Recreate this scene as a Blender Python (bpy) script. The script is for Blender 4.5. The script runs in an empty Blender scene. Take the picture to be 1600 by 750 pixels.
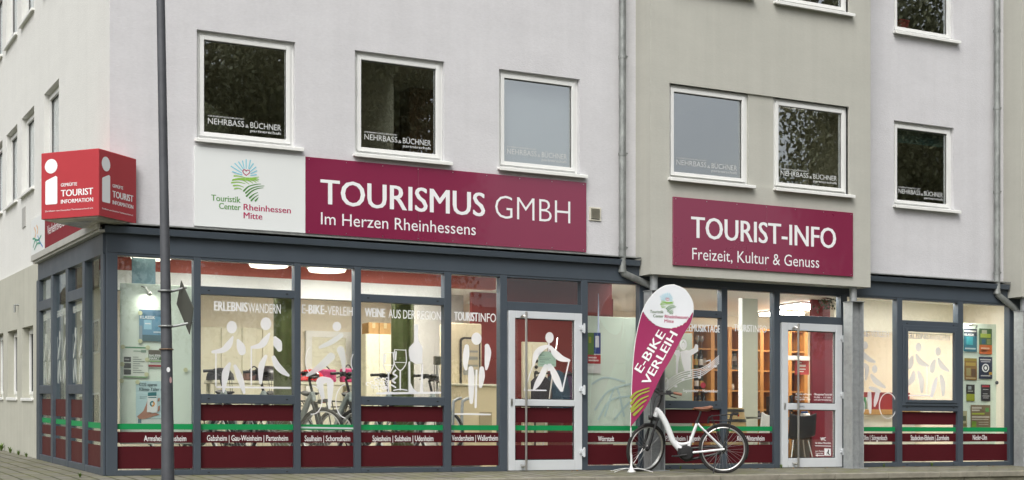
import bpy, bmesh, math, random
from mathutils import Vector, Matrix
random.seed(7)
R = math.radians
SC = bpy.context.scene
COL = SC.collection
# ------------------------------------------------------------------ camera, sky, sun, exposure
# X runs along the shop front, Y goes into the building, Z is up; metres; origin = foot of the shop corner
FPX, HOR = 2257.0, 684.0                      # focal length and eye level of the survey photo (1600 wide)
SY, CY = 0.4563, 0.8898                       # heading of the lens: the front recedes at 27 degrees
FWD, RGT = Vector((SY, CY, 0)), Vector((CY, -SY, 0))
EYE = Vector((0, 0, 0.464)) - FWD * 17.56 - RGT * ((165 - 800) / FPX * 17.56)
cd = bpy.data.cameras.new('camera')
cam = bpy.data.objects.new('camera', cd); COL.objects.link(cam)
cam.location = EYE
cam.rotation_euler = (R(90), 0, -math.atan2(SY, CY))
cd.sensor_width = 36; cd.lens = FPX / 1600 * 36; cd.shift_y = (HOR - 375) / 1600
cd.clip_start = 0.1; cd.clip_end = 3000
SC.camera = cam
w = bpy.data.worlds.new('World'); SC.world = w; w.use_nodes = True
nt = w.node_tree; nt.nodes.clear()
sky = nt.nodes.new('ShaderNodeTexSky'); sky.sky_type = 'NISHITA'; sky.sun_disc = False
SUN_EL, SUN_AZ = 50, 222                      # azimuth clockwise from +Y
sky.sun_elevation = R(SUN_EL); sky.sun_rotation = R(SUN_AZ)
sky.air_density = 1.0; sky.dust_density = 6.0; sky.ozone_density = 0.6
hs = nt.nodes.new('ShaderNodeHueSaturation'); hs.inputs['Saturation'].default_value = 0.22
bg = nt.nodes.new('ShaderNodeBackground'); bg.inputs[1].default_value = 0.15
wo = nt.nodes.new('ShaderNodeOutputWorld')
nt.links.new(sky.outputs[0], hs.inputs['Color']); nt.links.new(hs.outputs[0], bg.inputs[0]); nt.links.new(bg.outputs[0], wo.inputs[0])
sl = bpy.data.lights.new('sun', 'SUN'); sl.energy = 0.6; sl.angle = R(35); sl.color = (1, .97, .92)
sun = bpy.data.objects.new('sun', sl); COL.objects.link(sun)
sdir = Vector((math.sin(R(SUN_AZ)) * math.cos(R(SUN_EL)), math.cos(R(SUN_AZ)) * math.cos(R(SUN_EL)), math.sin(R(SUN_EL))))
sun.rotation_euler = sdir.to_track_quat('Z', 'Y').to_euler(); sun.location = (-20, -20, 30)
vs = SC.view_settings
vs.view_transform = 'Standard'; vs.look = 'None'; vs.exposure = 0.34; vs.gamma = 1; vs.use_curve_mapping = False
try:
    SC.cycles.max_bounces = 10; SC.cycles.transparent_max_bounces = 24; SC.cycles.diffuse_bounces = 5
    SC.cycles.caustics_reflective = False; SC.cycles.caustics_refractive = False
    SC.cycles.use_denoising = True
    SC.cycles.sample_clamp_indirect = 6
except Exception: pass

# ------------------------------------------------------------------ survey: photo measurements to metres on a real plane
def ray(u, v): return FWD + RGT * ((u - 800) / FPX) + Vector((0, 0, 1)) * ((HOR - v) / FPX)
def P(u, v, y):                               # on a plane parallel to the shop front
    d = ray(u, v); return EYE + d * ((y - EYE.y) / d.y)
def PX(u, v, x):                              # on a plane parallel to the side front
    d = ray(u, v); return EYE + d * ((x - EYE.x) / d.x)
def PD(u, v, dep): return EYE + ray(u, v) * dep
def FX(u, y=0): return P(u, 600, y).x
def FZ(u, v, y=0): return P(u, v, y).z
KS = 0.028                                    # the side street climbs: courses of the side wing rise with it
# ------------------------------------------------------------------ materials
MATS = {}
def mat(name, col, rough=.6, metal=0, var=0.0, vscale=3.0, bump=0, bscale=80, spec=.5, emis=None, estr=0, coat=0, stretch=None, alpha=None):
    if name in MATS: return MATS[name]
    m = bpy.data.materials.new(name); m.use_nodes = True; MATS[name] = m
    t = m.node_tree; b = t.nodes['Principled BSDF']
    b.inputs['Base Color'].default_value = (*col, 1); b.inputs['Roughness'].default_value = rough
    b.inputs['Metallic'].default_value = metal; b.inputs['Specular IOR Level'].default_value = spec
    b.inputs['Coat Weight'].default_value = coat
    if alpha is not None: b.inputs['Alpha'].default_value = alpha
    if emis: b.inputs['Emission Color'].default_value = (*emis, 1); b.inputs['Emission Strength'].default_value = estr
    if var or bump:
        g = t.nodes.new('ShaderNodeNewGeometry'); mp = t.nodes.new('ShaderNodeMapping')
        if stretch: mp.inputs['Scale'].default_value = stretch
        t.links.new(g.outputs['Position'], mp.inputs['Vector'])
        if var:
            n = t.nodes.new('ShaderNodeTexNoise'); n.inputs['Scale'].default_value = vscale; n.inputs['Detail'].default_value = 8; n.inputs['Roughness'].default_value = .65
            t.links.new(mp.outputs[0], n.inputs['Vector'])
            r = t.nodes.new('ShaderNodeMapRange'); r.inputs[1].default_value = .25; r.inputs[2].default_value = .75
            r.inputs[3].default_value = 1 - var; r.inputs[4].default_value = 1 + var
            t.links.new(n.outputs['Fac'], r.inputs[0])
            mx = t.nodes.new('ShaderNodeVectorMath'); mx.operation = 'SCALE'; mx.inputs[0].default_value = col
            t.links.new(r.outputs[0], mx.inputs['Scale']); t.links.new(mx.outputs[0], b.inputs['Base Color'])
            r2 = t.nodes.new('ShaderNodeMapRange'); r2.inputs[3].default_value = max(0.02, rough - .12); r2.inputs[4].default_value = min(1, rough + .12)
            t.links.new(n.outputs['Fac'], r2.inputs[0]); t.links.new(r2.outputs[0], b.inputs['Roughness'])
        if bump:
            n2 = t.nodes.new('ShaderNodeTexNoise'); n2.inputs['Scale'].default_value = bscale; n2.inputs['Detail'].default_value = 4
            t.links.new(mp.outputs[0], n2.inputs['Vector'])
            bp = t.nodes.new('ShaderNodeBump'); bp.inputs['Strength'].default_value = bump; bp.inputs['Distance'].default_value = .01
            t.links.new(n2.outputs['Fac'], bp.inputs['Height']); t.links.new(bp.outputs[0], b.inputs['Normal'])
    return m
def glass(name, tint=(.93, .96, .95), boost=1.6, wav=.0):
    if name in MATS: return MATS[name]
    m = bpy.data.materials.new(name); m.use_nodes = True; MATS[name] = m
    t = m.node_tree; t.nodes.clear()
    o = t.nodes.new('ShaderNodeOutputMaterial'); mix = t.nodes.new('ShaderNodeMixShader')
    tr = t.nodes.new('ShaderNodeBsdfTransparent'); tr.inputs[0].default_value = (*tint, 1)
    gl = t.nodes.new('ShaderNodeBsdfGlossy'); gl.inputs['Roughness'].default_value = 0.0; gl.inputs[0].default_value = (.93, .97, 1, 1)
    lw = t.nodes.new('ShaderNodeLayerWeight'); lw.inputs['Blend'].default_value = .5      # Schlick's Fresnel, the same from both sides
    pw = t.nodes.new('ShaderNodeMath'); pw.operation = 'POWER'; pw.inputs[1].default_value = 5
    ml = t.nodes.new('ShaderNodeMath'); ml.operation = 'MULTIPLY_ADD'; ml.inputs[1].default_value = .9; ml.inputs[2].default_value = .04 * boost; ml.use_clamp = True
    t.links.new(lw.outputs['Facing'], pw.inputs[0]); t.links.new(pw.outputs[0], ml.inputs[0]); t.links.new(ml.outputs[0], mix.inputs[0])
    t.links.new(tr.outputs[0], mix.inputs[1]); t.links.new(gl.outputs[0], mix.inputs[2]); t.links.new(mix.outputs[0], o.inputs[0])
    if wav:
        g = t.nodes.new('ShaderNodeNewGeometry'); n = t.nodes.new('ShaderNodeTexNoise'); n.inputs['Scale'].default_value = 1.3; n.inputs['Detail'].default_value = 0
        bp = t.nodes.new('ShaderNodeBump'); bp.inputs['Strength'].default_value = wav; bp.inputs['Distance'].default_value = .02
        t.links.new(g.outputs['Position'], n.inputs['Vector']); t.links.new(n.outputs['Fac'], bp.inputs['Height']); t.links.new(bp.outputs[0], gl.inputs['Normal'])
    return m
def frosted(name, col, op):                   # translucent vinyl film
    if name in MATS: return MATS[name]
    m = bpy.data.materials.new(name); m.use_nodes = True; MATS[name] = m
    t = m.node_tree; t.nodes.clear()
    o = t.nodes.new('ShaderNodeOutputMaterial'); mix = t.nodes.new('ShaderNodeMixShader'); mix.inputs[0].default_value = op
    tr = t.nodes.new('ShaderNodeBsdfTransparent'); d = t.nodes.new('ShaderNodeBsdfDiffuse'); d.inputs[0].default_value = (*col, 1)
    tl = t.nodes.new('ShaderNodeBsdfTranslucent'); tl.inputs[0].default_value = (*col, 1)
    ad = t.nodes.new('ShaderNodeMixShader'); ad.inputs[0].default_value = .35
    t.links.new(d.outputs[0], ad.inputs[1]); t.links.new(tl.outputs[0], ad.inputs[2])
    t.links.new(tr.outputs[0], mix.inputs[1]); t.links.new(ad.outputs[0], mix.inputs[2]); t.links.new(mix.outputs[0], o.inputs[0])
    return m
# plaster with fine horizontal drag marks
def plaster(name, col, var=.05, streak=.03, bmp=.4):
    m = mat(name, col, .92, 0, var, 1.1, bmp, 30, .2, stretch=(1, 1, 2.4))
    t = m.node_tree; b = t.nodes['Principled BSDF']
    g = [n for n in t.nodes if n.type == 'MAPPING'][0]
    # rain streaks: noise stretched vertically
    mp = t.nodes.new('ShaderNodeMapping'); mp.inputs['Scale'].default_value = (5, 5, .25)
    geo = [n for n in t.nodes if n.type == 'NEW_GEOMETRY'][0]
    t.links.new(geo.outputs['Position'], mp.inputs['Vector'])
    n = t.nodes.new('ShaderNodeTexNoise'); n.inputs['Scale'].default_value = 1.2; n.inputs['Detail'].default_value = 5
    t.links.new(mp.outputs[0], n.inputs['Vector'])
    r = t.nodes.new('ShaderNodeMapRange'); r.inputs[1].default_value = .3; r.inputs[2].default_value = .8; r.inputs[3].default_value = 1 + streak; r.inputs[4].default_value = 1 - streak * 1.6
    t.links.new(n.outputs['Fac'], r.inputs[0])
    old = b.inputs['Base Color'].links[0].from_socket
    mx = t.nodes.new('ShaderNodeVectorMath'); mx.operation = 'SCALE'
    t.links.new(old, mx.inputs[0]); t.links.new(r.outputs[0], mx.inputs['Scale'])
    gn = t.nodes.new('ShaderNodeTexNoise'); gn.inputs['Scale'].default_value = 22; gn.inputs['Detail'].default_value = 3      # grain of the trowelled coat
    t.links.new(g.outputs[0], gn.inputs['Vector'])
    gr = t.nodes.new('ShaderNodeMapRange'); gr.inputs[1].default_value = .3; gr.inputs[2].default_value = .7; gr.inputs[3].default_value = 1 - .07 * bmp; gr.inputs[4].default_value = 1 + .07 * bmp
    t.links.new(gn.outputs['Fac'], gr.inputs[0])
    m2 = t.nodes.new('ShaderNodeVectorMath'); m2.operation = 'SCALE'
    t.links.new(mx.outputs[0], m2.inputs[0]); t.links.new(gr.outputs[0], m2.inputs['Scale']); t.links.new(m2.outputs[0], b.inputs['Base Color'])
    return m
M_PL = plaster('lilac_white_plaster', (.618, .617, .632), .05, .022, .42)
M_SD = plaster('lit_white_plaster', (.70, .705, .68), .035, .015, .4)  # same white as the front, lightened for the stronger light on this side
M_BAY = plaster('greige_plaster', (.475, .475, .425), .05, .03, .22)
M_LOW = plaster('grey_green_plaster', (.47, .47, .405), .07, .05, .3)
M_AN = mat('anthracite_paint', (.060, .076, .094), .42, 0, .06, 2.5, .03, 200, .45)
M_AND = mat('dark_rubber', (.012, .012, .013), .7)
M_WH = mat('white_window_frame', (.78, .79, .77), .35, 0, .03, 4)
M_SILL = mat('white_sill', (.80, .81, .78), .4, 0, .05, 6)
M_DOOR = mat('pale_grey_aluminium', (.60, .63, .65), .38, 0, .04, 5, .02, 150)
M_STEEL = mat('brushed_steel', (.55, .54, .51), .28, 1)
M_ZINC = mat('weathered_zinc', (.27, .285, .275), .5, .45, .45, 7, .1, 60, stretch=(1, 1, .6))
M_GALV = mat('galvanised_steel', (.36, .38, .385), .55, .4, .22, 14, .08, 70)
M_MAR = mat('maroon_sign_panel', (.22, .014, .058), .3, 0, .05, .7, 0, coat=1.0, spec=.7)
M_SW = mat('white_sign_panel', (.76, .79, .78), .35, 0, .02, .8)
M_WTX = mat('white_vinyl', (.84, .86, .86), .5)
M_FILM = mat('maroon_film', (.07, .006, .010), .6, 0, .07, 4, spec=.2)
M_FILM2 = mat('maroon_film_side', (.085, .024, .022), .6, 0, .07, 4, spec=.15)  # browner maroon for the side panes
M_GRN = mat('green_film', (.0, .25, .07), .5)
M_RED = mat('red_sign_face', (.43, .045, .055), .42, 0, .07, 1.2, spec=.2)
M_LGR = mat('logo_light_green', (.27, .52, .08), .5)
M_DGR = mat('logo_dark_green', (.08, .24, .05), .5)
M_TGR = mat('logo_text_green', (.12, .30, .08), .5)
M_SKY = mat('logo_sky_blue', (.22, .60, .72), .5)
M_HRT = mat('logo_heart_red', (.42, .02, .10), .5)
G_SHOP = glass('shop_glass', (.985, .995, .99), 1.7, .012)
G_UP = glass('office_glass', (.94, .96, .95), 8.5, .02)
G_SIDE = glass('side_shop_glass', (.90, .94, .92), 2.2, .02)
V_W = frosted('white_glass_film', (.86, .87, .90), .93)
V_F = frosted('faded_glass_film', (.74, .77, .80), .78)
# ------------------------------------------------------------------ mesh builder
class MB:
    def __init__(s): s.v = []; s.f = []
    def add(s, vs, fs):
        o = len(s.v); s.v += [tuple(p) for p in vs]; s.f += [tuple(i + o for i in f) for f in fs]; return s
    def box(s, x0, x1, y0, y1, z0, z1, M=None):
        x0, x1 = sorted((x0, x1)); y0, y1 = sorted((y0, y1)); z0, z1 = sorted((z0, z1))
        vs = [Vector(p) for p in ((x0,y0,z0),(x1,y0,z0),(x1,y1,z0),(x0,y1,z0),(x0,y0,z1),(x1,y0,z1),(x1,y1,z1),(x0,y1,z1))]
        if M: vs = [M @ p for p in vs]
        return s.add(vs, [(3,2,1,0),(4,5,6,7),(0,1,5,4),(1,2,6,5),(2,3,7,6),(3,0,4,7)])
    def tube(s, pts, r, n=10, closed=False, cap=True):
        pts = [Vector(p) for p in pts]; N = len(pts); rs = r if isinstance(r, (list, tuple)) else [r] * N
        rings = []; prev = None
        for i, p in enumerate(pts):
            a = pts[(i - 1) % N] if (closed or i > 0) else p; b = pts[(i + 1) % N] if (closed or i < N - 1) else p
            t = (b - a).normalized()
            if prev is None:
                q = Vector((0, 0, 1)) if abs(t.z) < .9 else Vector((1, 0, 0)); x = t.cross(q).normalized()
            else:
                x = (prev - t * prev.dot(t)).normalized()
            prev = x; y = t.cross(x)
            rings.append([p + (x * math.cos(2 * math.pi * k / n) + y * math.sin(2 * math.pi * k / n)) * rs[i] for k in range(n)])
        vs = [q for rg in rings for q in rg]; fs = []
        for i in range(N if closed else N - 1):
            j = (i + 1) % N
            for k in range(n): fs.append((i*n+k, i*n+(k+1)%n, j*n+(k+1)%n, j*n+k))
        if cap and not closed: fs += [tuple(range(n))[::-1], tuple(range((N-1)*n, N*n))]
        return s.add(vs, fs)
    def cyl(s, c, r, h, n=20, r2=None): c = Vector(c); return s.tube([c, c + Vector((0, 0, h))], [r, r if r2 is None else r2], n)
    def lathe(s, prof, c=(0,0,0), n=24, M=None):
        c = Vector(c); vs = []; fs = []
        for (r, z) in prof:
            for k in range(n):
                p = Vector((r * math.cos(2*math.pi*k/n), r * math.sin(2*math.pi*k/n), z)); vs.append((M @ p if M else p) + c)
        for i in range(len(prof) - 1):
            for k in range(n): fs.append((i*n+k, i*n+(k+1)%n, (i+1)*n+(k+1)%n, (i+1)*n+k))
        fs += [tuple(range(n))[::-1], tuple(range((len(prof)-1)*n, len(prof)*n))]
        return s.add(vs, fs)
    def ball(s, c, r, n=12, sc=(1,1,1)):
        c = Vector(c); prof = [(r*math.sin(math.pi*i/n), -r*math.cos(math.pi*i/n)) for i in range(n+1)]
        prof[0] = (r*.02, -r); prof[-1] = (r*.02, r)
        return s.lathe([(a, b) for a, b in prof], c, n*2, Matrix.Diagonal((*sc, 1)))
    def prism(s, pts, nrm, th):               # planar polygon (3D points) given a thickness along nrm
        pts = [Vector(p) for p in pts]; nrm = Vector(nrm); n = len(pts)
        vs = pts + [p + nrm * th for p in pts]
        fs = [tuple(range(n)), tuple(range(2*n-1, n-1, -1))] + [(i, (i+1)%n + 0, (i+1)%n + n, i + n)[::-1] for i in range(n)]
        return s.add(vs, fs)
    def poly(s, pts): return s.add(pts, [tuple(range(len(pts)))])
    def shear(s): s.v = [(x, y, z + KS * max(0, y)) for x, y, z in s.v]; return s
    def build(s, name, m, parent=None, smooth=False, bev=0, seg=1, loc=None):
        me = bpy.data.meshes.new(name); me.from_pydata([tuple(p) for p in s.v], [], s.f)
        bm = bmesh.new(); bm.from_mesh(me); bmesh.ops.recalc_face_normals(bm, faces=bm.faces); bm.to_mesh(me); bm.free()
        if isinstance(m, (list, tuple)):
            for q in m: me.materials.append(q)
        else: me.materials.append(m)
        if smooth:
            for p in me.polygons: p.use_smooth = True
            try: me.set_sharp_from_angle(angle=R(38))
            except Exception: pass
        o = bpy.data.objects.new(name, me); COL.objects.link(o)
        if parent: put(o, parent)
        if loc is not None: o.location = loc
        if bev:
            b = o.modifiers.new('bevel', 'BEVEL'); b.width = bev; b.segments = seg; b.limit_method = 'ANGLE'; b.angle_limit = R(40)
        return o
def put(o, parent):                           # parent and keep world geometry
    o.parent = parent
    if parent.parent: off = Vector(parent.location) + Vector(parent.parent.location)
    else: off = Vector(parent.location)
    if any(abs(c) > 1e-9 for c in off) and o.type == 'MESH' and not parent.get('local'):
        o.data.transform(Matrix.Translation(-off))
def tag(o, label, cat, group=None, kind=None):
    o['label'] = label; o['category'] = cat
    if group: o['group'] = group
    if kind: o['kind'] = kind
    return o
def empty(name, loc, label, cat, group=None, rz=0, local=False):
    o = bpy.data.objects.new(name, None); COL.objects.link(o); o.location = loc; o.rotation_euler = (0, 0, rz)
    o.empty_display_size = .2
    if local or rz: o['local'] = 1
    tag(o, label, cat, group); return o
def structure(o): o['kind'] = 'structure'; return o
# ------------------------------------------------------------------ writing and flat marks
_tc = {}
def textdata(s, bold):
    k = (s, bold)
    if k not in _tc:
        c = bpy.data.curves.new('text', 'FONT'); c.body = s; c.offset = bold; c.resolution_u = 3; c.size = 1
        o = bpy.data.objects.new('text', c); COL.objects.link(o); bpy.context.view_layer.update()
        me = bpy.data.meshes.new_from_object(o.evaluated_get(bpy.context.evaluated_depsgraph_get()))
        vs = [tuple(v.co) for v in me.vertices]; fs = [tuple(p.vertices) for p in me.polygons]
        bpy.data.objects.remove(o); bpy.data.curves.remove(c); bpy.data.meshes.remove(me)
        _tc[k] = (vs, fs)
    return _tc[k]
def text_into(mb, s, org, xd, yd, width, cap, bold=0.0):
    if bold <= .001: return text_one(mb, s, org, xd, yd, width, cap, bold)
    org, xd, yd = Vector(org), Vector(xd).normalized(), Vector(yd).normalized(); nn = xd.cross(yd); e = bold * cap / .685 * .75
    for i, k in enumerate((-1, 0, 1)): text_one(mb, s, org + xd * (e + k * e) + nn * (.0003 * i), xd, yd, width - 2 * e, cap, 0)
def text_one(mb, s, org, xd, yd, width, cap, bold=0.0):
    """lay the line s from org along xd (total width) with capital height cap along yd"""
    vs, fs = textdata(s, bold)
    x0 = min(v[0] for v in vs); x1 = max(v[0] for v in vs)
    sx = width / (x1 - x0); sy = cap / .685
    org, xd, yd = Vector(org), Vector(xd).normalized(), Vector(yd).normalized()
    mb.add([org + xd * ((v[0] - x0) * sx) + yd * (v[1] * sy) for v in vs], fs)
XF, ZF = Vector((1, 0, 0)), Vector((0, 0, 1))
def ftext(mb, s, u0, u1, vb0, cap_px, y, bold=0):     # on a plane parallel to the front: left/right edge, baseline at left, cap height
    a = P(u0, vb0, y); b = P(u1, vb0, y)
    c = a.z; d = FZ(u0, vb0 - cap_px, y)
    text_into(mb, s, a, XF, ZF, b.x - a.x, d - c, bold)
def capsule(pts):                              # outline of a tapering limb from (u, v, r) stations
    n = len(pts); L = []; Rr = []
    for i, (u, v, r) in enumerate(pts):
        a = pts[max(0, i-1)]; b = pts[min(n-1, i+1)]; t = Vector((b[0]-a[0], b[1]-a[1])).normalized(); q = Vector((-t.y, t.x))
        L.append((u + q.x*r, v + q.y*r)); Rr.append((u - q.x*r, v - q.y*r))
    def cap(p, t, r):
        a0 = math.atan2(-t.x, t.y)   # start from +q side
        q = Vector((-t.y, t.x)); return [(p[0] + q.x*r*math.cos(k) + t.x*r*math.sin(k), p[1] + q.y*r*math.cos(k) + t.y*r*math.sin(k)) for k in [math.pi*j/6 for j in range(1, 6)]]
    te = Vector((pts[-1][0]-pts[-2][0], pts[-1][1]-pts[-2][1])).normalized(); ts = Vector((pts[0][0]-pts[1][0], pts[0][1]-pts[1][1])).normalized()
    e = cap(pts[-1], te, pts[-1][2]); st = cap(pts[0], ts, pts[0][2])
    return L + e + Rr[::-1] + st
def oval(u, v, a, b, n=20, rot=0):
    return [(u + a*math.cos(t)*math.cos(rot) - b*math.sin(t)*math.sin(rot), v + a*math.cos(t)*math.sin(rot) + b*math.sin(t)*math.cos(rot)) for t in [2*math.pi*k/n for k in range(n)]]
def smooth(pts, n=5):                          # Catmull-Rom through stations
    out = []; N = len(pts)
    for i in range(N - 1):
        p = [pts[max(0, i-1)], pts[i], pts[i+1], pts[min(N-1, i+2)]]
        for k in range(n):
            t = k / n
            out.append(tuple(.5*((2*p[1][j]) + (-p[0][j]+p[2][j])*t + (2*p[0][j]-5*p[1][j]+4*p[2][j]-p[3][j])*t*t + (-p[0][j]+3*p[1][j]-3*p[2][j]+p[3][j])*t**3) for j in range(len(p[0]))))
    return out + [tuple(pts[-1])]
class Flat:                                    # marks lying on a surface: outline pixels -> plane via fn, each a hair further out
    def __init__(s, fn, nrm): s.mb = MB(); s.fn = fn; s.n = Vector(nrm); s.k = 0
    def shape(s, pts):
        s.k += 1; off = s.n * (.00025 * s.k); s.mb.poly([Vector(s.fn(*p)) + off for p in pts])
    def limb(s, *pts): s.shape(capsule(smooth(list(pts), 4) if len(pts) > 2 else list(pts)))
    def line(s, pts, r): s.shape(capsule(smooth([(a, b, r) for a, b in pts], 4) if len(pts) > 2 else [(a, b, r) for a, b in pts]))
    def oval(s, *a, **k): s.shape(oval(*a, **k))
    def ring(s, u, v, a, b, th, a0=0, a1=360, n=40):
        s.k += 1; off = s.n * (.00025 * s.k); o = len(s.mb.v); vs = []; fs = []
        for i in range(n + 1):
            t = R(a0 + (a1 - a0) * i / n)
            vs += [Vector(s.fn(u + a*math.cos(t), v + b*math.sin(t))) + off, Vector(s.fn(u + (a-th)*math.cos(t), v + (b-th)*math.sin(t))) + off]
        for i in range(n): fs.append((2*i, 2*i+1, 2*i+3, 2*i+2))
        s.mb.add(vs, fs)
def facade_quads(mb, x0, x1, z0, z1, holes, y, depth, fn=None):
    """one wall skin with openings cut out and their reveals"""
    fn = fn or (lambda x, yy, z: (x, yy, z))
    xs = sorted({x0, x1, *[h[0] for h in holes], *[h[1] for h in holes]}); zs = sorted({z0, z1, *[h[2] for h in holes], *[h[3] for h in holes]})
    xs = [q for q in xs if x0 <= q <= x1]; zs = [q for q in zs if z0 <= q <= z1]
    for i in range(len(xs) - 1):
        for j in range(len(zs) - 1):
            cx, cz = (xs[i] + xs[i+1]) / 2, (zs[j] + zs[j+1]) / 2
            if any(h[0] < cx < h[1] and h[2] < cz < h[3] for h in holes): continue
            mb.add([fn(xs[i], y, zs[j]), fn(xs[i+1], y, zs[j]), fn(xs[i+1], y, zs[j+1]), fn(xs[i], y, zs[j+1])], [(0,1,2,3)])
    for (a, b, c, d) in holes:
        for p, q in (((a,c),(b,c)), ((b,c),(b,d)), ((b,d),(a,d)), ((a,d),(a,c))):
            mb.add([fn(p[0], y, p[1]), fn(q[0], y, q[1]), fn(q[0], y+depth, q[1]), fn(p[0], y+depth, p[1])], [(0,1,2,3)])
# ================================================================== GROUND
def paver_mat():
    m = mat('concrete_pavers', (.20, .19, .165), .9, 0, .22, 2.2, .25, 60)
    t = m.node_tree; b = t.nodes['Principled BSDF']
    geo = [n for n in t.nodes if n.type == 'NEW_GEOMETRY'][0]
    mp = t.nodes.new('ShaderNodeMapping'); mp.inputs['Rotation'].default_value = (0, 0, R(90))
    t.links.new(geo.outputs['Position'], mp.inputs['Vector'])
    br = t.nodes.new('ShaderNodeTexBrick'); br.inputs['Scale'].default_value = 1; br.inputs['Brick Width'].default_value = .42; br.inputs['Row Height'].default_value = .21
    br.inputs['Mortar Size'].default_value = .02; br.inputs['Mortar Smooth'].default_value = .3
    br.inputs['Color1'].default_value = (1, 1, 1, 1); br.inputs['Color2'].default_value = (.80, .80, .77, 1); br.inputs['Mortar'].default_value = (.20, .23, .09, 1)
    t.links.new(mp.outputs[0], br.inputs['Vector'])
    old = b.inputs['Base Color'].links[0].from_socket
    mx = t.nodes.new('ShaderNodeVectorMath'); mx.operation = 'MULTIPLY'
    t.links.new(old, mx.inputs[0]); t.links.new(br.outputs['Color'], mx.inputs[1])
    # moss near the foot of the walls and in patches
    n = t.nodes.new('ShaderNodeTexNoise'); n.inputs['Scale'].default_value = 2.6; n.inputs['Detail'].default_value = 6
    t.links.new(geo.outputs['Position'], n.inputs['Vector'])
    rr = t.nodes.new('ShaderNodeMapRange'); rr.inputs[1].default_value = .42; rr.inputs[2].default_value = .70; rr.inputs[4].default_value = .75
    t.links.new(n.outputs['Fac'], rr.inputs[0])
    mm = t.nodes.new('ShaderNodeMix'); mm.data_type = 'RGBA'
    t.links.new(rr.outputs[0], mm.inputs['Factor']); t.links.new(mx.outputs[0], mm.inputs['A']); mm.inputs['B'].default_value = (.13, .135, .045, 1)
    t.links.new(mm.outputs['Result'], b.inputs['Base Color'])
    return m
M_PAV = paver_mat()
M_ASP = mat('asphalt', (.055, .055, .055), .9, 0, .25, 1.5, .4, 180)
M_CONC = mat('old_concrete', (.16, .15, .11), .95, 0, .38, 3.5, .6, 45)
M_CURB = mat('concrete_edge', (.25, .235, .19), .9, 0, .28, 6, .4, 60)
EDGE, SLP, STR = -1.52, .04, -.55             # forecourt ends in a low concrete plinth above the street
g = MB(); g.box(-600, 600, -600, 600, STR - .3, STR - .004)
structure(g.build('ground', mat('verge_ground', (.12, .12, .07), .95, 0, .3, .3)))
g = MB(); g.add([(-80, -14, STR), (80, -14, STR), (80, -3.2, STR), (-80, -3.2, STR)], [(0,1,2,3)])
structure(g.build('road', M_ASP))
g = MB(); g.add([(-80, -3.2, STR), (80, -3.2, STR), (80, -3.2, STR + .12), (-80, -3.2, STR + .12), (-80, EDGE + .1, STR + .12), (80, EDGE + .1, STR + .12)], [(0,1,2,3), (3,2,5,4)])
structure(g.build('sidewalk', M_PAV))
g = MB()
zE = SLP * EDGE
def gz(x, y): return SLP * y if y < 0 else (KS * y if x < 1 else 0)
pts = []
for (xa, xb) in ((-30, -3), (-3, 0.02), (0.02, 15.2), (15.2, 40)):
    g.add([(xa, EDGE + .14, SLP * (EDGE + .14)), (xb, EDGE + .14, SLP * (EDGE + .14)), (xb, 0, 0), (xa, 0, 0)], [(0,1,2,3)])
g.add([(-30, 0, 0), (.05, 0, 0), (.05, 40, 40 * KS), (-30, 40, 40 * KS)], [(0,1,2,3)])
structure(g.build('forecourt_paving', M_PAV))
g = MB()
x = -30.0
while x < 40:
    g.box(x + .004, x + .996, EDGE, EDGE + .14, zE - .075, SLP * (EDGE + .07) + .008); x += 1.0
structure(g.build('plinth_kerb', M_CURB, bev=.012, seg=2))
g = MB()
x = -30.0
while x < 40:
    g.box(x + .01, x + 2.49, EDGE + .022, EDGE + .13, STR - .1, zE - .077); x += 2.5
structure(g.build('plinth_face', M_CONC))

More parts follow.
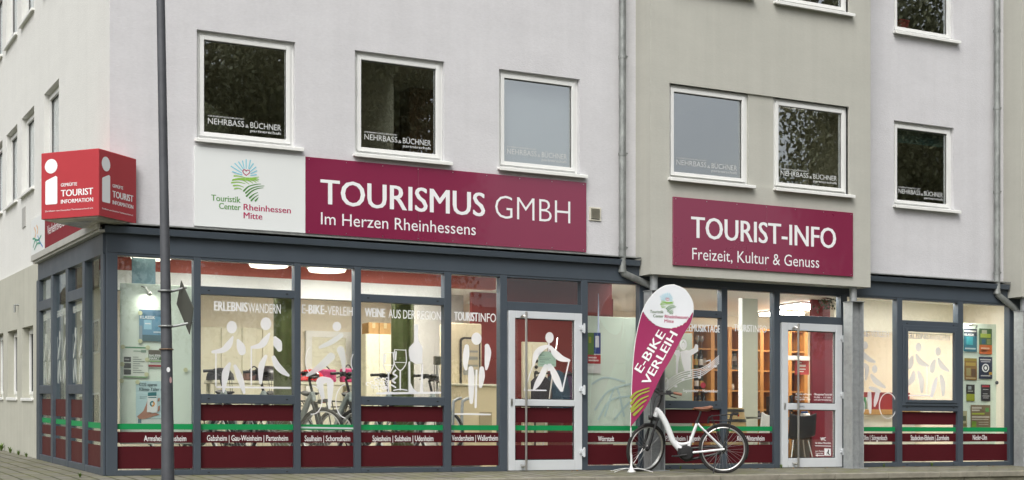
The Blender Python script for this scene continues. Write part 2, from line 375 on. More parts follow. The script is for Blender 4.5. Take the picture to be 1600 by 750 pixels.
# ================================================================== BUILDING
B = empty('office_building', (0, 0, 0), 'corner building with pale rendered upper floors over a dark framed glass shop front', 'building')
YW = .06                                      # plane of the rendered upper wall
TOP = 9.6
ZG0, ZG1 = 4.325, 5.487                       # first floor panes
FLH = 2.806                                   # storey height
FR = .105                                     # window frame width
def upper_window(x0, x1, z0, z1, y, kind, sill_over=.09, text=True, side=None):
    """a white framed window standing back in the wall; pane = x0..x1, z0..z1 at depth y; mapped by side() when on the side wing"""
    fn = side or (lambda X, Y, Z: (X, Y, Z))
    def bx(mb, a, b, c, d, e, f):
        a, b = sorted((a, b)); o = len(mb.v)
        vs = [(a,c,e),(b,c,e),(b,d,e),(a,d,e),(a,c,f),(b,c,f),(b,d,f),(a,d,f)]
        mb.add([fn(*p) for p in vs], [(3,2,1,0),(4,5,6,7),(0,1,5,4),(1,2,6,5),(2,3,7,6),(3,0,4,7)])
    m = MB(); bx(m, x0 - .01, x1 + .01, y + .012, y + .016, z0 - .01, z1 + .01)
    win = m.build('window', G_UP, B)
    f = MB(); o, i = FR, .055
    for (p, q, yy0, yy1) in ((o, i, y - .005, y + .07), (i, 0, y - .03, y + .05)):      # blind frame, then the sash
        bx(f, x0 - p, x0 - q, yy0, yy1, z0 - p, z1 + p); bx(f, x1 + q, x1 + p, yy0, yy1, z0 - p, z1 + p)
        bx(f, x0 - q, x1 + q, yy0, yy1, z0 - p, z0 - q); bx(f, x0 - q, x1 + q, yy0, yy1, z1 + q, z1 + p)
    put(f.build('frame', M_WH, None, bev=.004), win)
    g = MB(); e = .006                          # black gasket round the pane
    for a, b, c, d in ((x0, x0 + e, z0, z1), (x1 - e, x1, z0, z1), (x0, x1, z0, z0 + e), (x0, x1, z1 - e, z1)): bx(g, a, b, y + .002, y + .011, c, d)
    put(g.build('gasket', M_AND), win)
    s = MB(); zs = z0 - FR - .002
    wallgap = .15
    bx(s, x0 - FR - .03, x1 + FR + sill_over, y - wallgap, y + .01, zs - .035, zs); bx(s, x0 - FR - .03, x1 + FR + sill_over, y - wallgap - .006, y - wallgap + .006, zs - .05, zs - .004)
    put(s.build('sill', M_SILL, bev=.004), win)
    if text and not side:
        t = MB(); W = x1 - x0
        zb = z0 + .165
        def ln(s_, a, b, zz, cap, bold): text_into(t, s_, (x0 + W * a, y + .008, z0 + zz), XF, ZF, W * (b - a), cap, bold)
        ln('NEHRBASS', .055, .49, .115, .074, 0); ln('&', .505, .545, .112, .04, 0); ln('BÜCHNER', .565, .945, .115, .074, 0)
        ln('STEUERBERATUNGSGESELLSCHAFT', .055, .49, .206, .019, .008); ln('partnerschaft', .565, .945, .062, .036, .012)
        put(t.build('lettering', mat('grey_white_vinyl', (.62, .64, .63), .6)), win)
    return win
# --- front wall between corner and first bay, and between the bays
bayL, bayR, bay2L = 7.612, 11.672, 14.92
YF = .13
front = [(FX(318, YF), FX(446.6, YF)), (FX(563.2, YF), FX(680, YF)), (FX(786.7, YF), FX(892, YF))]
right = [(FX(1400, YF), FX(1478, YF))]
holes = [(a - FR, b + FR, z0 - FR, z1 + FR) for a, b in front for z0, z1 in ((ZG0, ZG1), (ZG0 + FLH, ZG1 + FLH))]
m = MB(); facade_quads(m, .06, bayL + .1, 3.0, TOP, holes, YW, .16); m.build('front_wall', M_PL, B)
holesr = [(a - FR, b + FR, z0 - FR, z1 + FR) for a, b in right for z0, z1 in ((ZG0, ZG1), (ZG0 + FLH, ZG1 + FLH))]
m = MB(); facade_quads(m, bayR - .1, bay2L + .1, 3.0, TOP, holesr, YW, .16); m.build('front_wall', M_PL, B)
m = MB(); facade_quads(m, bay2L + 3.5, 26, 3.0, TOP, [], YW, .16); m.build('front_wall', M_PL, B)
for lv in (0, 1):
    for a, b in front: upper_window(a, b, ZG0 + lv*FLH, ZG1 + lv*FLH, YF, 'f', text=lv == 0)
    for a, b in right: upper_window(a, b, ZG0 + lv*FLH, ZG1 + lv*FLH, YF, 'f', text=lv == 0)
# --- bays
YB = -.347
def bay(x0, x1, wins):
    hs = []
    for lv in (0, 1):                           # one shallow recess holds both windows and the pier between them
        hs.append((wins[0][0] - FR, wins[-1][1] + FR, ZG0 - FR + lv*FLH, ZG1 + FR + lv*FLH))
    m = MB(); facade_quads(m, x0, x1, 2.815, TOP, hs, YB, .07)
    for lv in (0, 1):
        x = wins[0][0] - FR
        facade_quads(m, wins[0][0] - FR, wins[-1][1] + FR, ZG0 - FR + lv*FLH, ZG1 + FR + lv*FLH, [(a - FR, b + FR, ZG0 - FR + lv*FLH, ZG1 + FR + lv*FLH) for a, b in wins], YB + .03, .1)
    m.add([(x0, YB, 2.815), (x0, .3, 2.815), (x0, .3, TOP), (x0, YB, TOP)], [(0,1,2,3)]); m.add([(x1, YB, 2.815), (x1, .3, 2.815), (x1, .3, TOP), (x1, YB, TOP)], [(0,1,2,3)])
    m.add([(x0, YB, 2.815), (x1, YB, 2.815), (x1, .3, 2.815), (x0, .3, 2.815)], [(0,1,2,3)])
    m.build('bay', M_BAY, B)
    for lv in (0, 1):
        for a, b in wins: upper_window(a, b, ZG0 + lv*FLH, ZG1 + lv*FLH, YB + .07, 'b', sill_over=.06, text=lv == 0)
bay(bayL, bayR, [(FX(1051.6, -.28), FX(1158, -.28)), (FX(1215, -.28), FX(1313.8, -.28))])
bay(bay2L, bay2L + 4.06, [(bay2L + .43, bay2L + 1.63), (bay2L + 2.3, bay2L + 3.5)])
# --- side wing (rises with the street)
sid = lambda x, y, z: (y, x, z + KS * max(0, x))    # (along, depth, height) -> world
XS = .06
def Ys(u, X=XS): return PX(u, 500, X).y
sw = [(70, 92), (35, 53.4), (11.5, 27)]
def yspan(a, b): return sorted((Ys(a), Ys(b)))
cols = []
for a, b in sw:
    y1, y0 = Ys(a), Ys(b); cols.append((y0, y1))
# visible jamb hides half of each opening: true width about 1.2 m, the far edge seen through the reveal
cols = [(y0, y0 + 1.27) for y0, y1 in cols]
cols += [(cols[-1][0] + 1.75 * k, cols[-1][0] + 1.75 * k + 1.27) for k in (1, 2)]
hs = [(a, b, z0, z1) for a, b in cols for z0, z1 in ((4.25, 5.53), (4.25 + FLH, 5.53 + FLH))]
m = MB(); facade_quads(m, YW, 18, 3.0, TOP, hs, XS, .16, sid); m.build('side_wall', M_SD, B)
for a, b in cols:
    for lv in (0, 1): upper_window(a + FR, b - FR, 4.25 + FR + lv*FLH, 5.53 - FR + lv*FLH, XS + .10, 's', sill_over=.03, text=False, side=sid)
# grey-green ground floor of the side wing
ylow = [(Ys(51.7, 0), Ys(51.7, 0) + 1.1), (Ys(26.7, 0), Ys(26.7, 0) + 1.1)]
ylow.append((ylow[1][0] + 1.6, ylow[1][0] + 2.7))
Y0L = 4.80
m = MB(); facade_quads(m, Y0L, 18, -.4, 3.0, [(a, b, .93, 2.06) for a, b in ylow], 0.0, .2, sid)
m.add([sid(Y0L, 0, -.4), sid(Y0L, .4, -.4), sid(Y0L, .4, 3), sid(Y0L, 0, 3)], [(0,1,2,3)])
m.add([sid(Y0L, 0, 3.0), sid(18, 0, 3.0), sid(18, .08, 3.0), sid(Y0L, .08, 3.0)], [(0,1,2,3)])
m.build('base_wall', M_LOW, B)
for a, b in ylow: upper_window(a + FR, b - FR, .93 + FR, 2.06 - FR, .13, 's', sill_over=.03, text=False, side=sid)
# --- roof slab and dark office rooms behind the upper windows
m = MB(); m.box(.06, 26, .06, 17.9, TOP, TOP + .3); m.build('roof', M_LOW, B)
M_ROOM = mat('office_wall_paint', (.60, .58, .46), .9, 0, .05, 2)
m = MB()
for z in (3.02, 3.02 + FLH): m.add([(.23, .3, z), (25, .3, z), (25, 6, z), (.23, 6, z)], [(0,1,2,3)])
for z in (5.75, 5.75 + FLH): m.add([(.23, .3, z), (25, .3, z), (25, 6, z), (.23, 6, z)], [(0,1,2,3)])
m.add([(.23, 5, 3.02), (25, 5, 3.02), (25, 5, TOP), (.23, 5, TOP)], [(0,1,2,3)])
for xx in (3.9, 7.2, 9.6, 12.1): m.add([(xx, .3, 3.02), (xx, 5, 3.02), (xx, 5, TOP), (xx, .3, TOP)], [(0,1,2,3)])
m.add([(25, .3, 3.02), (25, 5, 3.02), (25, 5, TOP), (25, .3, TOP)], [(0,1,2,3)])
m.add([(5.0, 5, 3.02), (.23, 12, 3.02), (.23, 12, TOP), (5.0, 5, TOP)], [(0,1,2,3)])
m.build('office_room', M_ROOM, B)
# --- cornice, fascia, gutter of the shop front
for xa, xb in ((-.03, bayL - .02), (bayR + .02, bay2L - .02)):
    m = MB(); m.add([(xa, -.10, 2.951), (xb, -.10, 2.951), (xb, -.115, 3.03), (xa, -.115, 3.03), (xa, YW + .02, 3.062), (xb, YW + .02, 3.062), (xa, 0, 2.945), (xb, 0, 2.945)],
          [(0,1,3-1,3), (3,2,5,4), (6,7,1,0), (0,3,4,6), (1,7,5,2)])
    m.build('cornice', M_AN, B, bev=.004)
for xa, xb in ((.0, bayL - .02), (bayR + .02, bay2L - .02)): m = MB(); m.box(xa, xb, -.125, YW, 3.062, 3.078); m.build('flashing', M_ZINC, B)
m = MB(); m.box(0, 15.3, -.035, .10, 2.72, 2.951); m.build('fascia', M_AN, B, bev=.004)
m = MB(); m.box(-.035, .05, .0, 4.78, 2.70, 2.95); m.shear(); m.build('side_fascia', M_AN, B)
M_TRIM = mat('pale_metal_trim', (.50, .50, .46), .45, .3, .12, 3)
m = MB(); m.box(-.10, .06, -.10, 4.82, 2.953, 2.985); m.box(-.13, -.09, -.13, 4.84, 2.985, 3.075); m.box(-.10, .10, -.12, 4.84, 3.06, 3.08); m.shear(); m.build('side_gutter', M_TRIM, B, bev=.003)
# --- shop front grid of posts and rails
posts = [(163, 183), (302, 313), (459, 469), (553, 563), (693, 704), (780, 791), (907, 917), (998, 1036), (1126, 1135), (1208, 1217), (1312, 1322), (1400, 1408), (1495, 1503), (1575, 1592)]
px = [(FX(a), FX(b)) for a, b in posts]; px[0] = (0.0, px[0][1])
Y_GL = .025
m = MB()
for a, b in px: m.box(a, b, -.03, .09, .0, 2.72)
rails = []                                     # (panel index, z0, z1)
for i in range(13):
    a, b = px[i][1], px[i+1][0]
    m.box(a, b, -.026, .086, 2.69, 2.725)
    if i not in (5, 9): m.box(a, b, -.028, .086, .0, .066)
zt0, zt1, zl0, zl1 = FZ(314, 460), FZ(314, 447), FZ(314, 630), FZ(314, 615.5)
for i in (1, 3, 7, 11): m.box(px[i][1], px[i+1][0], -.026, .086, zt0, zt1); m.box(px[i][1], px[i+1][0], -.026, .086, zl0, zl1)
zd1 = FZ(793, 485)
for i in (5, 9): m.box(px[i][1], px[i+1][0], -.026, .086, zd1, FZ(791, 471))
m.build('shop_front_frame', M_AN, B, bev=.005, seg=2)
m = MB()                                       # drainage caps and screw dots on the rails
for i in (1, 3, 7, 11):
    for z in (.5 * (zt0 + zt1), .5 * (zl0 + zl1), .03):
        for xx in (px[i][1] + .1, px[i+1][0] - .1): m.box(xx - .014, xx + .014, -.0315, -.026, z - .006, z + .006)
m.build('drain_cap', M_AND, B)
print('rails', zt0, zt1, zl0, zl1, zd1)
# --- panes
Sh = {}
BANDS = {'upper': (.678, .885), 'green': (.566, .637), 'names': (.401, .536), 'lower': (.083, .359)}
def stripes(win, a, b, upper, y, mt=M_FILM):
    m = MB()
    for k in ('names', 'lower') + (('upper',) if upper else ()): m.box(a, b, y - .0036, y - .0016, *BANDS[k])
    put(m.build('maroon_stripe', mt), win)
    m = MB(); m.box(a, b, y - .0036, y - .0016, *BANDS['green']); put(m.build('green_stripe', M_GRN), win)
for i in range(13):
    a, b = px[i][1] - .01, px[i+1][0] + .01
    if i in (5, 9):
        m = MB(); m.box(a, b, Y_GL, Y_GL + .006, FZ(791, 471), 2.70); m.build('transom_window', G_SHOP, B); continue
    m = MB(); m.box(a, b, Y_GL, Y_GL + .006, .05, 2.70); Sh[i] = m.build('shop_window', G_SHOP, B)
    stripes(Sh[i], a + .012, b - .012, i in (1, 3, 7, 11), Y_GL)
# opening casement in panel 12
m = MB(); a, b = px[11][1], px[12][0]; zc0, zc1 = FZ(1412, 634), FZ(1412, 508)
for q0, q1, yy in ((0, .055, -.045), (.05, .10, -.06)):
    m.box(a + q0, a + q1, yy, .0, zc0 + q0, zc1 - q0); m.box(b - q1, b - q0, yy, .0, zc0 + q0, zc1 - q0)
    m.box(a + q1, b - q1, yy, .0, zc0 + q0, zc0 + q1); m.box(a + q1, b - q1, yy, .0, zc1 - q1, zc1 - q0)
put(m.build('casement_frame', M_AN, bev=.004), Sh[11])
# --- place names on the film
YN = Y_GL - .0042
names = {0: ('Armsheim | Ensheim', 225, 291, 689), 1: ('Gabsheim | Gau-Weinheim | Partenheim', 323.5, 450, 688.5), 2: ('Saulheim | Schornsheim', 476, 547, 689), 3: ('Spiesheim | Sulzheim | Udenheim', 582, 677, 689),
         4: ('Vendersheim | Wallertheim', 706, 778, 688.3), 6: ('Wörrstadt', 934.5, 959.5, 689), 7: ('Partenheim | Jugenheim', 1040, 1104, 688.5), 8: ('Klein-Winternheim', 1152, 1194.5, 688.3),
         10: ('Nieder-Olm | Sörgenloch', 1330, 1386, 687.5), 11: ('Stadecken-Elsheim | Zornheim', 1423, 1482.5, 687.5), 12: ('Nieder-Olm', 1520, 1542, 687)}
for i, (s, u0, u1, v) in names.items():
    m = MB(); ftext(m, s, u0, u1, v + .3, 8.8 if i < 6 else 7.8, YN, .007); put(m.build('place_names', M_WTX), Sh[i])
# --- titles across the panes
def title(i, runs, mt=M_WTX, cap=15):
    m = MB()
    for s, u0, u1, v, bold in runs: ftext(m, s, u0, u1, v, cap, YN, bold)
    put(m.build('title_lettering', mt), Sh[i])
title(1, [('ERLEBNIS', 334.5, 387, 485, .03), ('WANDERN', 388, 438.5, 488, .004)], cap=14.5)
title(2, [('E-BIKE-', 471.5, 511, 489.5, .03), ('VERLEIH', 512, 551, 492, .004)], cap=14)
title(3, [('WEINE', 570, 602, 494.5, .035), ('AUS DER REGION', 607, 689, 496.8, .006)], cap=13.5)
title(4, [('TOURIST', 709.5, 747, 500.5, .03), ('INFO', 748, 775, 502.5, .004)], cap=13.5)
title(7, [('KELLEMUSIKTAGE', 1058, 1125.5, 517, .03)], cap=11.5)
title(8, [('TOURIST', 1147, 1176, 517.5, .03), ('INFO', 1177, 1198, 519, .004)], cap=11)
title(10, [('E-BIKE-', 1331, 1360, 525, .03), ('VERLEIH', 1361, 1389, 526, .004)], V_F, cap=9.5)
title(11, [('ERLEBNIS', 1418, 1451, 529, .03), ('WANDERN', 1452, 1484, 531, .004)], V_F, cap=9.5)
m = MB(); ftext(m, 'September – November', 1067, 1122, 612.3, 4.6, YN, .02); put(m.build('date_lettering', M_WTX), Sh[7])
# --- white figures
pf = lambda u, v: P(u, v, YN)
NF = (0, -1, 0)
def fig(i, fn, name='figure_film', mt=V_W, parent=None):
    F = Flat(pf, NF); fn(F); put(F.mb.build(name, mt), parent or Sh[i])
def Z3(a, b): return (300 + a / 3.75, 440 + b / 3.75)
def hikers(F, T=Z3, s=1/3.75):
    def L(*p): F.limb(*[(*T(a, b), r * s) for a, b, r in p])
    def Ov(a, b, ra, rb): F.oval(*T(a, b), ra * s, rb * s)
    Ov(233, 267, 30, 37); L((238, 325, 6), (215, 370, 20), (180, 402, 16), (122, 412, 9)); L((270, 345, 9), (285, 380, 24), (293, 410, 22))
    L((220, 480, 8), (198, 530, 21), (190, 590, 16), (184, 645, 6)); L((252, 495, 10), (275, 550, 18), (292, 600, 16), (305, 650, 8))
    L((140, 415, 4), (140, 610, 4))
    Ov(433, 247, 31, 38); L((453, 305, 6), (425, 350, 20), (400, 375, 17), (350, 385, 8)); L((487, 330, 10), (500, 360, 26), (512, 395, 16))
    L((432, 438, 10), (408, 490, 18), (402, 545, 14), (402, 595, 8)); L((478, 445, 12), (497, 490, 19), (530, 525, 17), (565, 550, 7))
    L((347, 388, 4), (347, 605, 4)); L((145, 618, 5), (575, 623, 6))
fig(1, hikers)
def Z4(a, b): return (460 + a / 3.75, 440 + b / 3.75)
def cyc_solid(F):
    s = 1/3.75
    def L(*p): F.limb(*[(*Z4(a, b), r * s) for a, b, r in p])
    L((205, 575, 12), (160, 580, 24), (150, 600, 20), (168, 680, 10)); L((210, 590, 20), (210, 640, 17), (205, 740, 7))
    F.oval(*Z4(249, 263), 25*s, 28*s)
def cyc_faint(F):
    s = 1/3.75
    def L(*p): F.limb(*[(*Z4(a, b), r * s) for a, b, r in p])
    L((275, 315, 12), (215, 355, 15), (150, 385, 9)); L((215, 440, 24), (150, 500, 20), (75, 550, 8)); L((270, 400, 22), (285, 450, 16), (290, 520, 9))
def cyc_rings(F):
    F.ring(488, 625, 16, 23, 1.6, -90, 100); F.ring(541, 627, 17, 27, 1.6, 95, 265); F.ring(489, 563, 12, 23, 1.3, 120, 250); F.ring(566, 566, 18, 23, 1.4, 150, 215)
fig(2, cyc_solid); fig(2, lambda F: F.line([Z4(40, 855), Z4(345, 860)], 1.3), 'ground_line_film'); fig(2, cyc_rings, 'bicycle_outline_film'); fig(2, cyc_faint, 'faded_figure_film', V_F)
def Z5(a, b): return (560 + a / 4.167, 460 + b / 4.167)
def wine(F):
    k = 4.167
    for cx, top, base, w_ in ((196, 377, 640, 34), (272, 360, 622, 40)):
        q = smooth([(cx - w_ + 4, top), (cx - w_ - 1, top + 70), (cx - w_ + 12, top + 110), (cx, top + 135), (cx + w_ - 12, top + 110), (cx + w_ + 1, top + 70), (cx + w_ - 4, top)], 4)
        F.line([Z5(*p) for p in q], .75); F.line([Z5(cx - w_ + 4, top), Z5(cx + w_ - 4, top + 3)], .55); F.line([Z5(cx - w_, top + 82), Z5(cx + w_, top + 84)], .5)
        F.line([Z5(cx, top + 135), Z5(cx, base)], 1.1); F.line([Z5(cx - 42, base + 2), Z5(cx, base - 4), Z5(cx + 44, base + 2)], .9)
        F.line([Z5(cx - w_ + 13, top + 15), Z5(cx - w_ + 9, top + 65)], 1.2)
    rr = random.Random(3)
    for r, row in enumerate(((60, 100, 6), (85, 118, 5), (90, 95, 5))): pass
    for cx, cy in ((60, 582), (85, 575), (112, 555), (135, 552), (160, 555), (185, 552), (95, 600), (120, 580), (145, 577), (170, 578), (192, 580), (112, 603), (135, 600), (160, 600), (140, 618), (165, 612)):
        F.ring(*Z5(cx, cy), 11/k, 12/k, 5/k, rr.randrange(360), 0 + 0, 14) if False else F.ring(*Z5(cx, cy), 12/k, 13/k, 5.5/k, 60, 330, 14)
    F.oval(*Z5(178, 608), 3, 3)
    F.line([Z5(240, 495), Z5(225, 515), Z5(250, 535), Z5(220, 560), Z5(238, 575)], 1.4); F.line([Z5(215, 590), Z5(240, 605)], 1.2)
    F.line([Z5(120, 645), Z5(530, 640)], 1.7)
    # bottle
    out = [(362, 195), (388, 195), (388, 225), (386, 270), (392, 310), (415, 340), (419, 365), (419, 645), (324, 648), (324, 365), (330, 345), (360, 312), (363, 270), (362, 225)]
    inner1 = [(340, 440), (356, 450), (408, 458), (408, 480), (402, 560), (396, 630), (380, 635), (352, 600), (340, 570)]
    F.shape([Z5(*p) for p in out[:6] + [(415, 450), (375, 455), (336, 432), (329, 400), (326, 365)] + out[10:]])
    F.shape([Z5(*p) for p in [(419, 452), (419, 645), (324, 648), (324, 440), (336, 435), (338, 575), (355, 612), (382, 636), (400, 636), (405, 560), (409, 455)]])
fig(3, wine)
def Z6(a, b): return (700 + a / 3.41, 460 + b / 3.41)
def walker(F):
    s = 1/3.41
    def L(*p): F.limb(*[(*Z6(a, b), r * s) for a, b, r in p])
    F.oval(*Z6(152, 236), 27*s, 33*s)
    L((100, 278, 12), (97, 320, 17), (93, 370, 13), (96, 398, 7)); L((208, 275, 12), (213, 310, 17), (207, 370, 12), (204, 398, 6))
    L((122, 395, 13), (124, 450, 17), (124, 520, 14), (124, 575, 9)); L((180, 395, 12), (180, 440, 16), (173, 490, 9)); L((152, 405, 5), (147, 600, 6)); L((38, 637, 4), (130, 638, 5), (225, 640, 4))
fig(4, walker)
def Z7(a, b): return (1000 + a / 4.164, 460 + b / 4.164)
def musician(F):
    s = 1/4.164
    def L(*p): F.limb(*[(*Z7(a, b), r * s) for a, b, r in p])
    F.ring(*Z7(282, 327), 23*s, 35*s, 12*s); F.oval(*Z7(282, 330), 10*s, 18*s)
    F.shape([Z7(*p) for p in ((205, 365), (255, 362), (262, 380), (250, 440), (245, 515), (232, 515), (236, 400))])
    F.shape([Z7(*p) for p in ((262, 372), (300, 362), (320, 365), (350, 350), (362, 322), (378, 330), (378, 370), (330, 400), (330, 495), (290, 500), (272, 440))])
    for k in range(5):
        F.line([Z7(*p) for p in smooth([(165, 580 + k*15), (210, 540 + k*15), (270, 508 + k*14), (340, 492 + k*13), (400, 480 + k*12), (460, 445 + k*11), (512, 400 + k*12)], 4)], .62)
    for a, b in ((233, 598), (280, 555), (320, 530), (386, 540), (448, 470), (490, 468)): F.oval(*Z7(a, b), 2.4, 1.9)
    for a, b in ((320, 530), (386, 540), (448, 470)): F.line([Z7(a + 8, b), Z7(a + 8, b - 42)], .5)
    F.line([Z7(428, 435), Z7(456, 428)], .9)
    F.ring(*Z7(170, 580), 14*s, 40*s, 7*s, -150, 150)
fig(7, musician)
def Z8(a, b): return (1310 + a / 4.168, 500 + b / 4.168)
def cyc2(F):
    s = 1/4.168
    def L(*p): F.limb(*[(*Z8(a, b), r * s) for a, b, r in p])
    F.oval(*Z8(174, 165), 18*s, 26*s); L((155, 205, 8), (190, 250, 17), (235, 272, 8)); L((150, 285, 12), (185, 310, 15), (178, 385, 8))
    F.oval(*Z8(236, 320), 17*s, 26*s); L((215, 360, 9), (245, 400, 18), (300, 438, 8)); L((205, 440, 9), (240, 455, 16), (270, 465, 9))
def cyc2b(F):
    s = 1/4.168
    def L(*p): F.limb(*[(*Z8(a, b), r * s) for a, b, r in p])
    L((202, 475, 12), (204, 540, 13), (208, 605, 6)); L((255, 475, 14), (245, 520, 14), (236, 560, 6))
    F.ring(*Z8(112, 565), 62*s, 84*s, 6*s); F.ring(*Z8(322, 558), 58*s, 86*s, 6*s)
fig(10, cyc2, 'faded_figure_film', V_F); fig(10, cyc2b)
def hik2(F):
    s = 1/4.168
    def L(*p): F.limb(*[(*Z8(a, b), r * s) for a, b, r in p])
    F.oval(*Z8(522, 178), 19*s, 29*s); L((508, 228, 8), (535, 275, 18), (583, 298, 8)); L((480, 240, 9), (470, 280, 19), (465, 308, 12)); L((490, 340, 9), (478, 390, 19), (440, 428, 8)); L((522, 340, 10), (540, 395, 17), (543, 470, 8))
    F.oval(*Z8(649, 205), 18*s, 28*s); L((652, 255, 8), (675, 300, 17), (715, 330, 8)); L((625, 265, 8), (613, 300, 18), (610, 332, 14)); L((668, 365, 10), (680, 420, 16), (682, 490, 8))
def hik2b(F):
    s = 1/4.168
    def L(*p): F.limb(*[(*Z8(a, b), r * s) for a, b, r in p])
    L((638, 380, 7), (625, 430, 15), (607, 497, 9)); F.line([Z8(435, 492), Z8(610, 492)], .9); F.line([Z8(577, 300), Z8(577, 480)], .6)
fig(11, hik2, 'faded_figure_film', V_F); fig(11, hik2b)
# --- glass doors
def door(i, u0, u1, vt0, gl, gr, vgt, vgb, vb0, vb1, hu, hv0, hv1, hinges, name='glass_door'):
    x0, x1 = FX(u0), FX(u1); z1 = FZ(u0, vt0); z0 = .008
    g0, g1 = FX(gl), FX(gr); zt, zb, c1, c0 = FZ(gl, vgt), FZ(gl, vgb), FZ(gl, vb0), FZ(gl, vb1)
    d = MB()
    for a, b, c, e in ((x0, g0, z0, z1), (g1, x1, z0, z1), (g0, g1, zt, z1), (g0, g1, z0, zb), (g0, g1, c0, c1)): d.box(a, b, -.05, .03, c, e)
    D = d.build(name, M_DOOR, B, bev=.005, seg=2)
    p = MB(); p.box(g0 - .01, g1 + .01, .0, .006, zb - .01, zt + .01); put(p.build('pane', G_SHOP), D)
    gk = MB()
    for za, zc in ((zb, c0), (c1, zt)):
        for a, b, c, e in ((g0, g0 + .012, za, zc), (g1 - .012, g1, za, zc), (g0, g1, za, za + .012), (g0, g1, zc - .012, zc)): gk.box(a, b, -.02, -.003, c, e)
    put(gk.build('gasket', M_AND), D)
    m = MB()
    for k in ('names', 'lower', 'upper'): m.box(g0 + .013, g1 - .013, -.0036, -.0016, *BANDS[k]) if i == 5 else None
    if i == 5:
        put(m.build('maroon_stripe', M_FILM), D); m = MB(); m.box(g0 + .013, g1 - .013, -.0036, -.0016, *BANDS['green']); put(m.build('green_stripe', M_GRN), D)
    hx = FX(hu); ha, hb = FZ(hu, hv0), FZ(hu, hv1)
    h = MB(); pts = [(hx - .03, -.05, ha - .02), (hx - .03, -.10, ha + .0), (hx, -.135, ha - .03), (hx, -.14, ha - .10), (hx, -.14, hb + .10), (hx, -.135, hb + .03), (hx - .03, -.10, hb), (hx - .03, -.05, hb + .02)]
    h.tube(smooth(pts, 4), .017, 12); put(h.build('handle', M_STEEL, smooth=True), D)
    for hvv in hinges:
        q = MB(); z = FZ(u1, hvv); q.box(x1 - .05, x1 + .0, -.075, -.05, z - .025, z + .025); q.box(x1 - .012, x1 + .035, -.09, -.03, z - .06, z + .045)
        q.cyl((x1 + .012, -.09, z - .075), .014, .14, 10); put(q.build('hinge', M_DOOR, bev=.003), D)
    k = MB(); zc = .5 * (c0 + c1); k.box(FX(u0 + 4) - .014, FX(u0 + 4) + .014, -.056, -.05, zc - .05, zc + .05); k.tube([(FX(u0 + 4), -.065, zc + .015), (FX(u0 + 4), -.05, zc + .015)], .011, 10)
    put(k.build('lock_plate', M_STEEL), D)
    return D
D1 = door(5, 793, 907, 485.3, 802.5, 895.5, 497, 719, 624, 634, 815, 494, 729, (513, 609, 706))
D2 = door(9, 1219, 1313, 504, 1228.5, 1303, 516, 716, 630, 640, 1238.5, 512, 725, (529, 617, 705))
pd = lambda u, v: P(u, v, -.0045)
def Z9(a, b): return (810 + a / 5, 490 + b / 5)
def nordic(F):
    s = 1/5
    def L(*p): F.limb(*[(*Z9(a, b), r * s) for a, b, r in p])
    F.oval(*Z9(243, 187), 32*s, 43*s); L((232, 252, 10), (180, 275, 22), (145, 310, 24), (125, 360, 16), (117, 405, 8)); L((250, 260, 11), (290, 315, 26), (335, 350, 24), (395, 366, 11))
    L((212, 410, 16), (190, 470, 24), (150, 545, 22), (122, 590, 9)); L((248, 402, 12), (275, 460, 24), (305, 530, 26), (335, 600, 11)); L((395, 372, 5), (343, 605, 6)); L((112, 405, 4), (50, 590, 4)); L((47, 598, 6), (215, 600, 5)); L((236, 400, 10), (236, 440, 10))
    F.shape([Z9(*p) for p in ((232, 228), (243, 228), (243, 296), (232, 296))])
F = Flat(pd, NF); nordic(F); put(F.mb.build('figure_film', V_W), D1)
m = MB(); m.add([P(*Z9(a, b), .012) for a, b in ((158, 296), (240, 296), (262, 310), (295, 345), (293, 414), (152, 414))], [(0,1,2,3,4,5)]); put(m.build('paper_notice', mat('pale_green_paper', (.45, .62, .50), .9)), D1)
m = MB()
for k, (a, b, v) in enumerate(((165, 205, 322), (165, 255, 345), (165, 240, 358), (170, 205, 375), (165, 280, 395))): 
    q0, q1 = P(*Z9(a, v), .0113), P(*Z9(b, v + 5), .0113); m.add([(q0.x, .0113, q1.z), (q1.x, .0113, q1.z), (q1.x, .0113, q0.z), (q0.x, .0113, q0.z)], [(0,1,2,3)])
put(m.build('notice_print', mat('grey_print', (.12, .2, .16), .9)), D1)
# writing on the right door
m = MB()
for s_, u0, u1, v, cap, bo in (('Wegweiser und Prospekte', 1243, 1268, 617, 3, .02), ('Öffnungszeiten Tourist-Info', 1272, 1300, 617.5, 3, .02), ('Montag - Freitag', 1243, 1263, 621.5, 2.4, .02), ('9.00 - 17.00', 1272, 1298, 622, 2.4, .02),
                              ('Samstag 9.00 - 13.00', 1243, 1266, 625, 2.4, .02), ('und nach Vereinbarung', 1272, 1299, 625.6, 2.4, .02),
                              ('WC', 1282, 1290.5, 688.5, 5.2, .035), ('für kleine Menschen', 1274, 1298, 693.5, 2.8, .02), ('zur Zeit in', 1274, 1287, 706, 2.2, .02), ('Tourist-Info', 1274, 1286, 709.5, 2.2, .02)):
    ftext(m, s_, u0, u1, v, cap, -.0045, bo)
put(m.build('lettering', M_WTX), D2)
F = Flat(pd, NF); F.line([(1274, 696.5), (1298, 697)], .5); F.line([(1276, 711.5), (1287, 711.8)], .6); F.shape([(1274, 711.4), (1277.5, 709.6), (1277.5, 713.4)])
F.shape([(1288, 700.5), (1298, 701), (1298, 712), (1288, 711.7)]); put(F.mb.build('wc_sign_film', M_WTX), D2)
F = Flat(lambda u, v: P(u, v, -.0062), NF); F.oval(1294.5, 703.3, 1, 1); F.limb((1294.3, 705, .9), (1294, 708, .9), (1296, 710.5, .7)); F.line([(1292.5, 706), (1292, 710.5)], .4); put(F.mb.build('wc_pictogram', M_AND), D2)
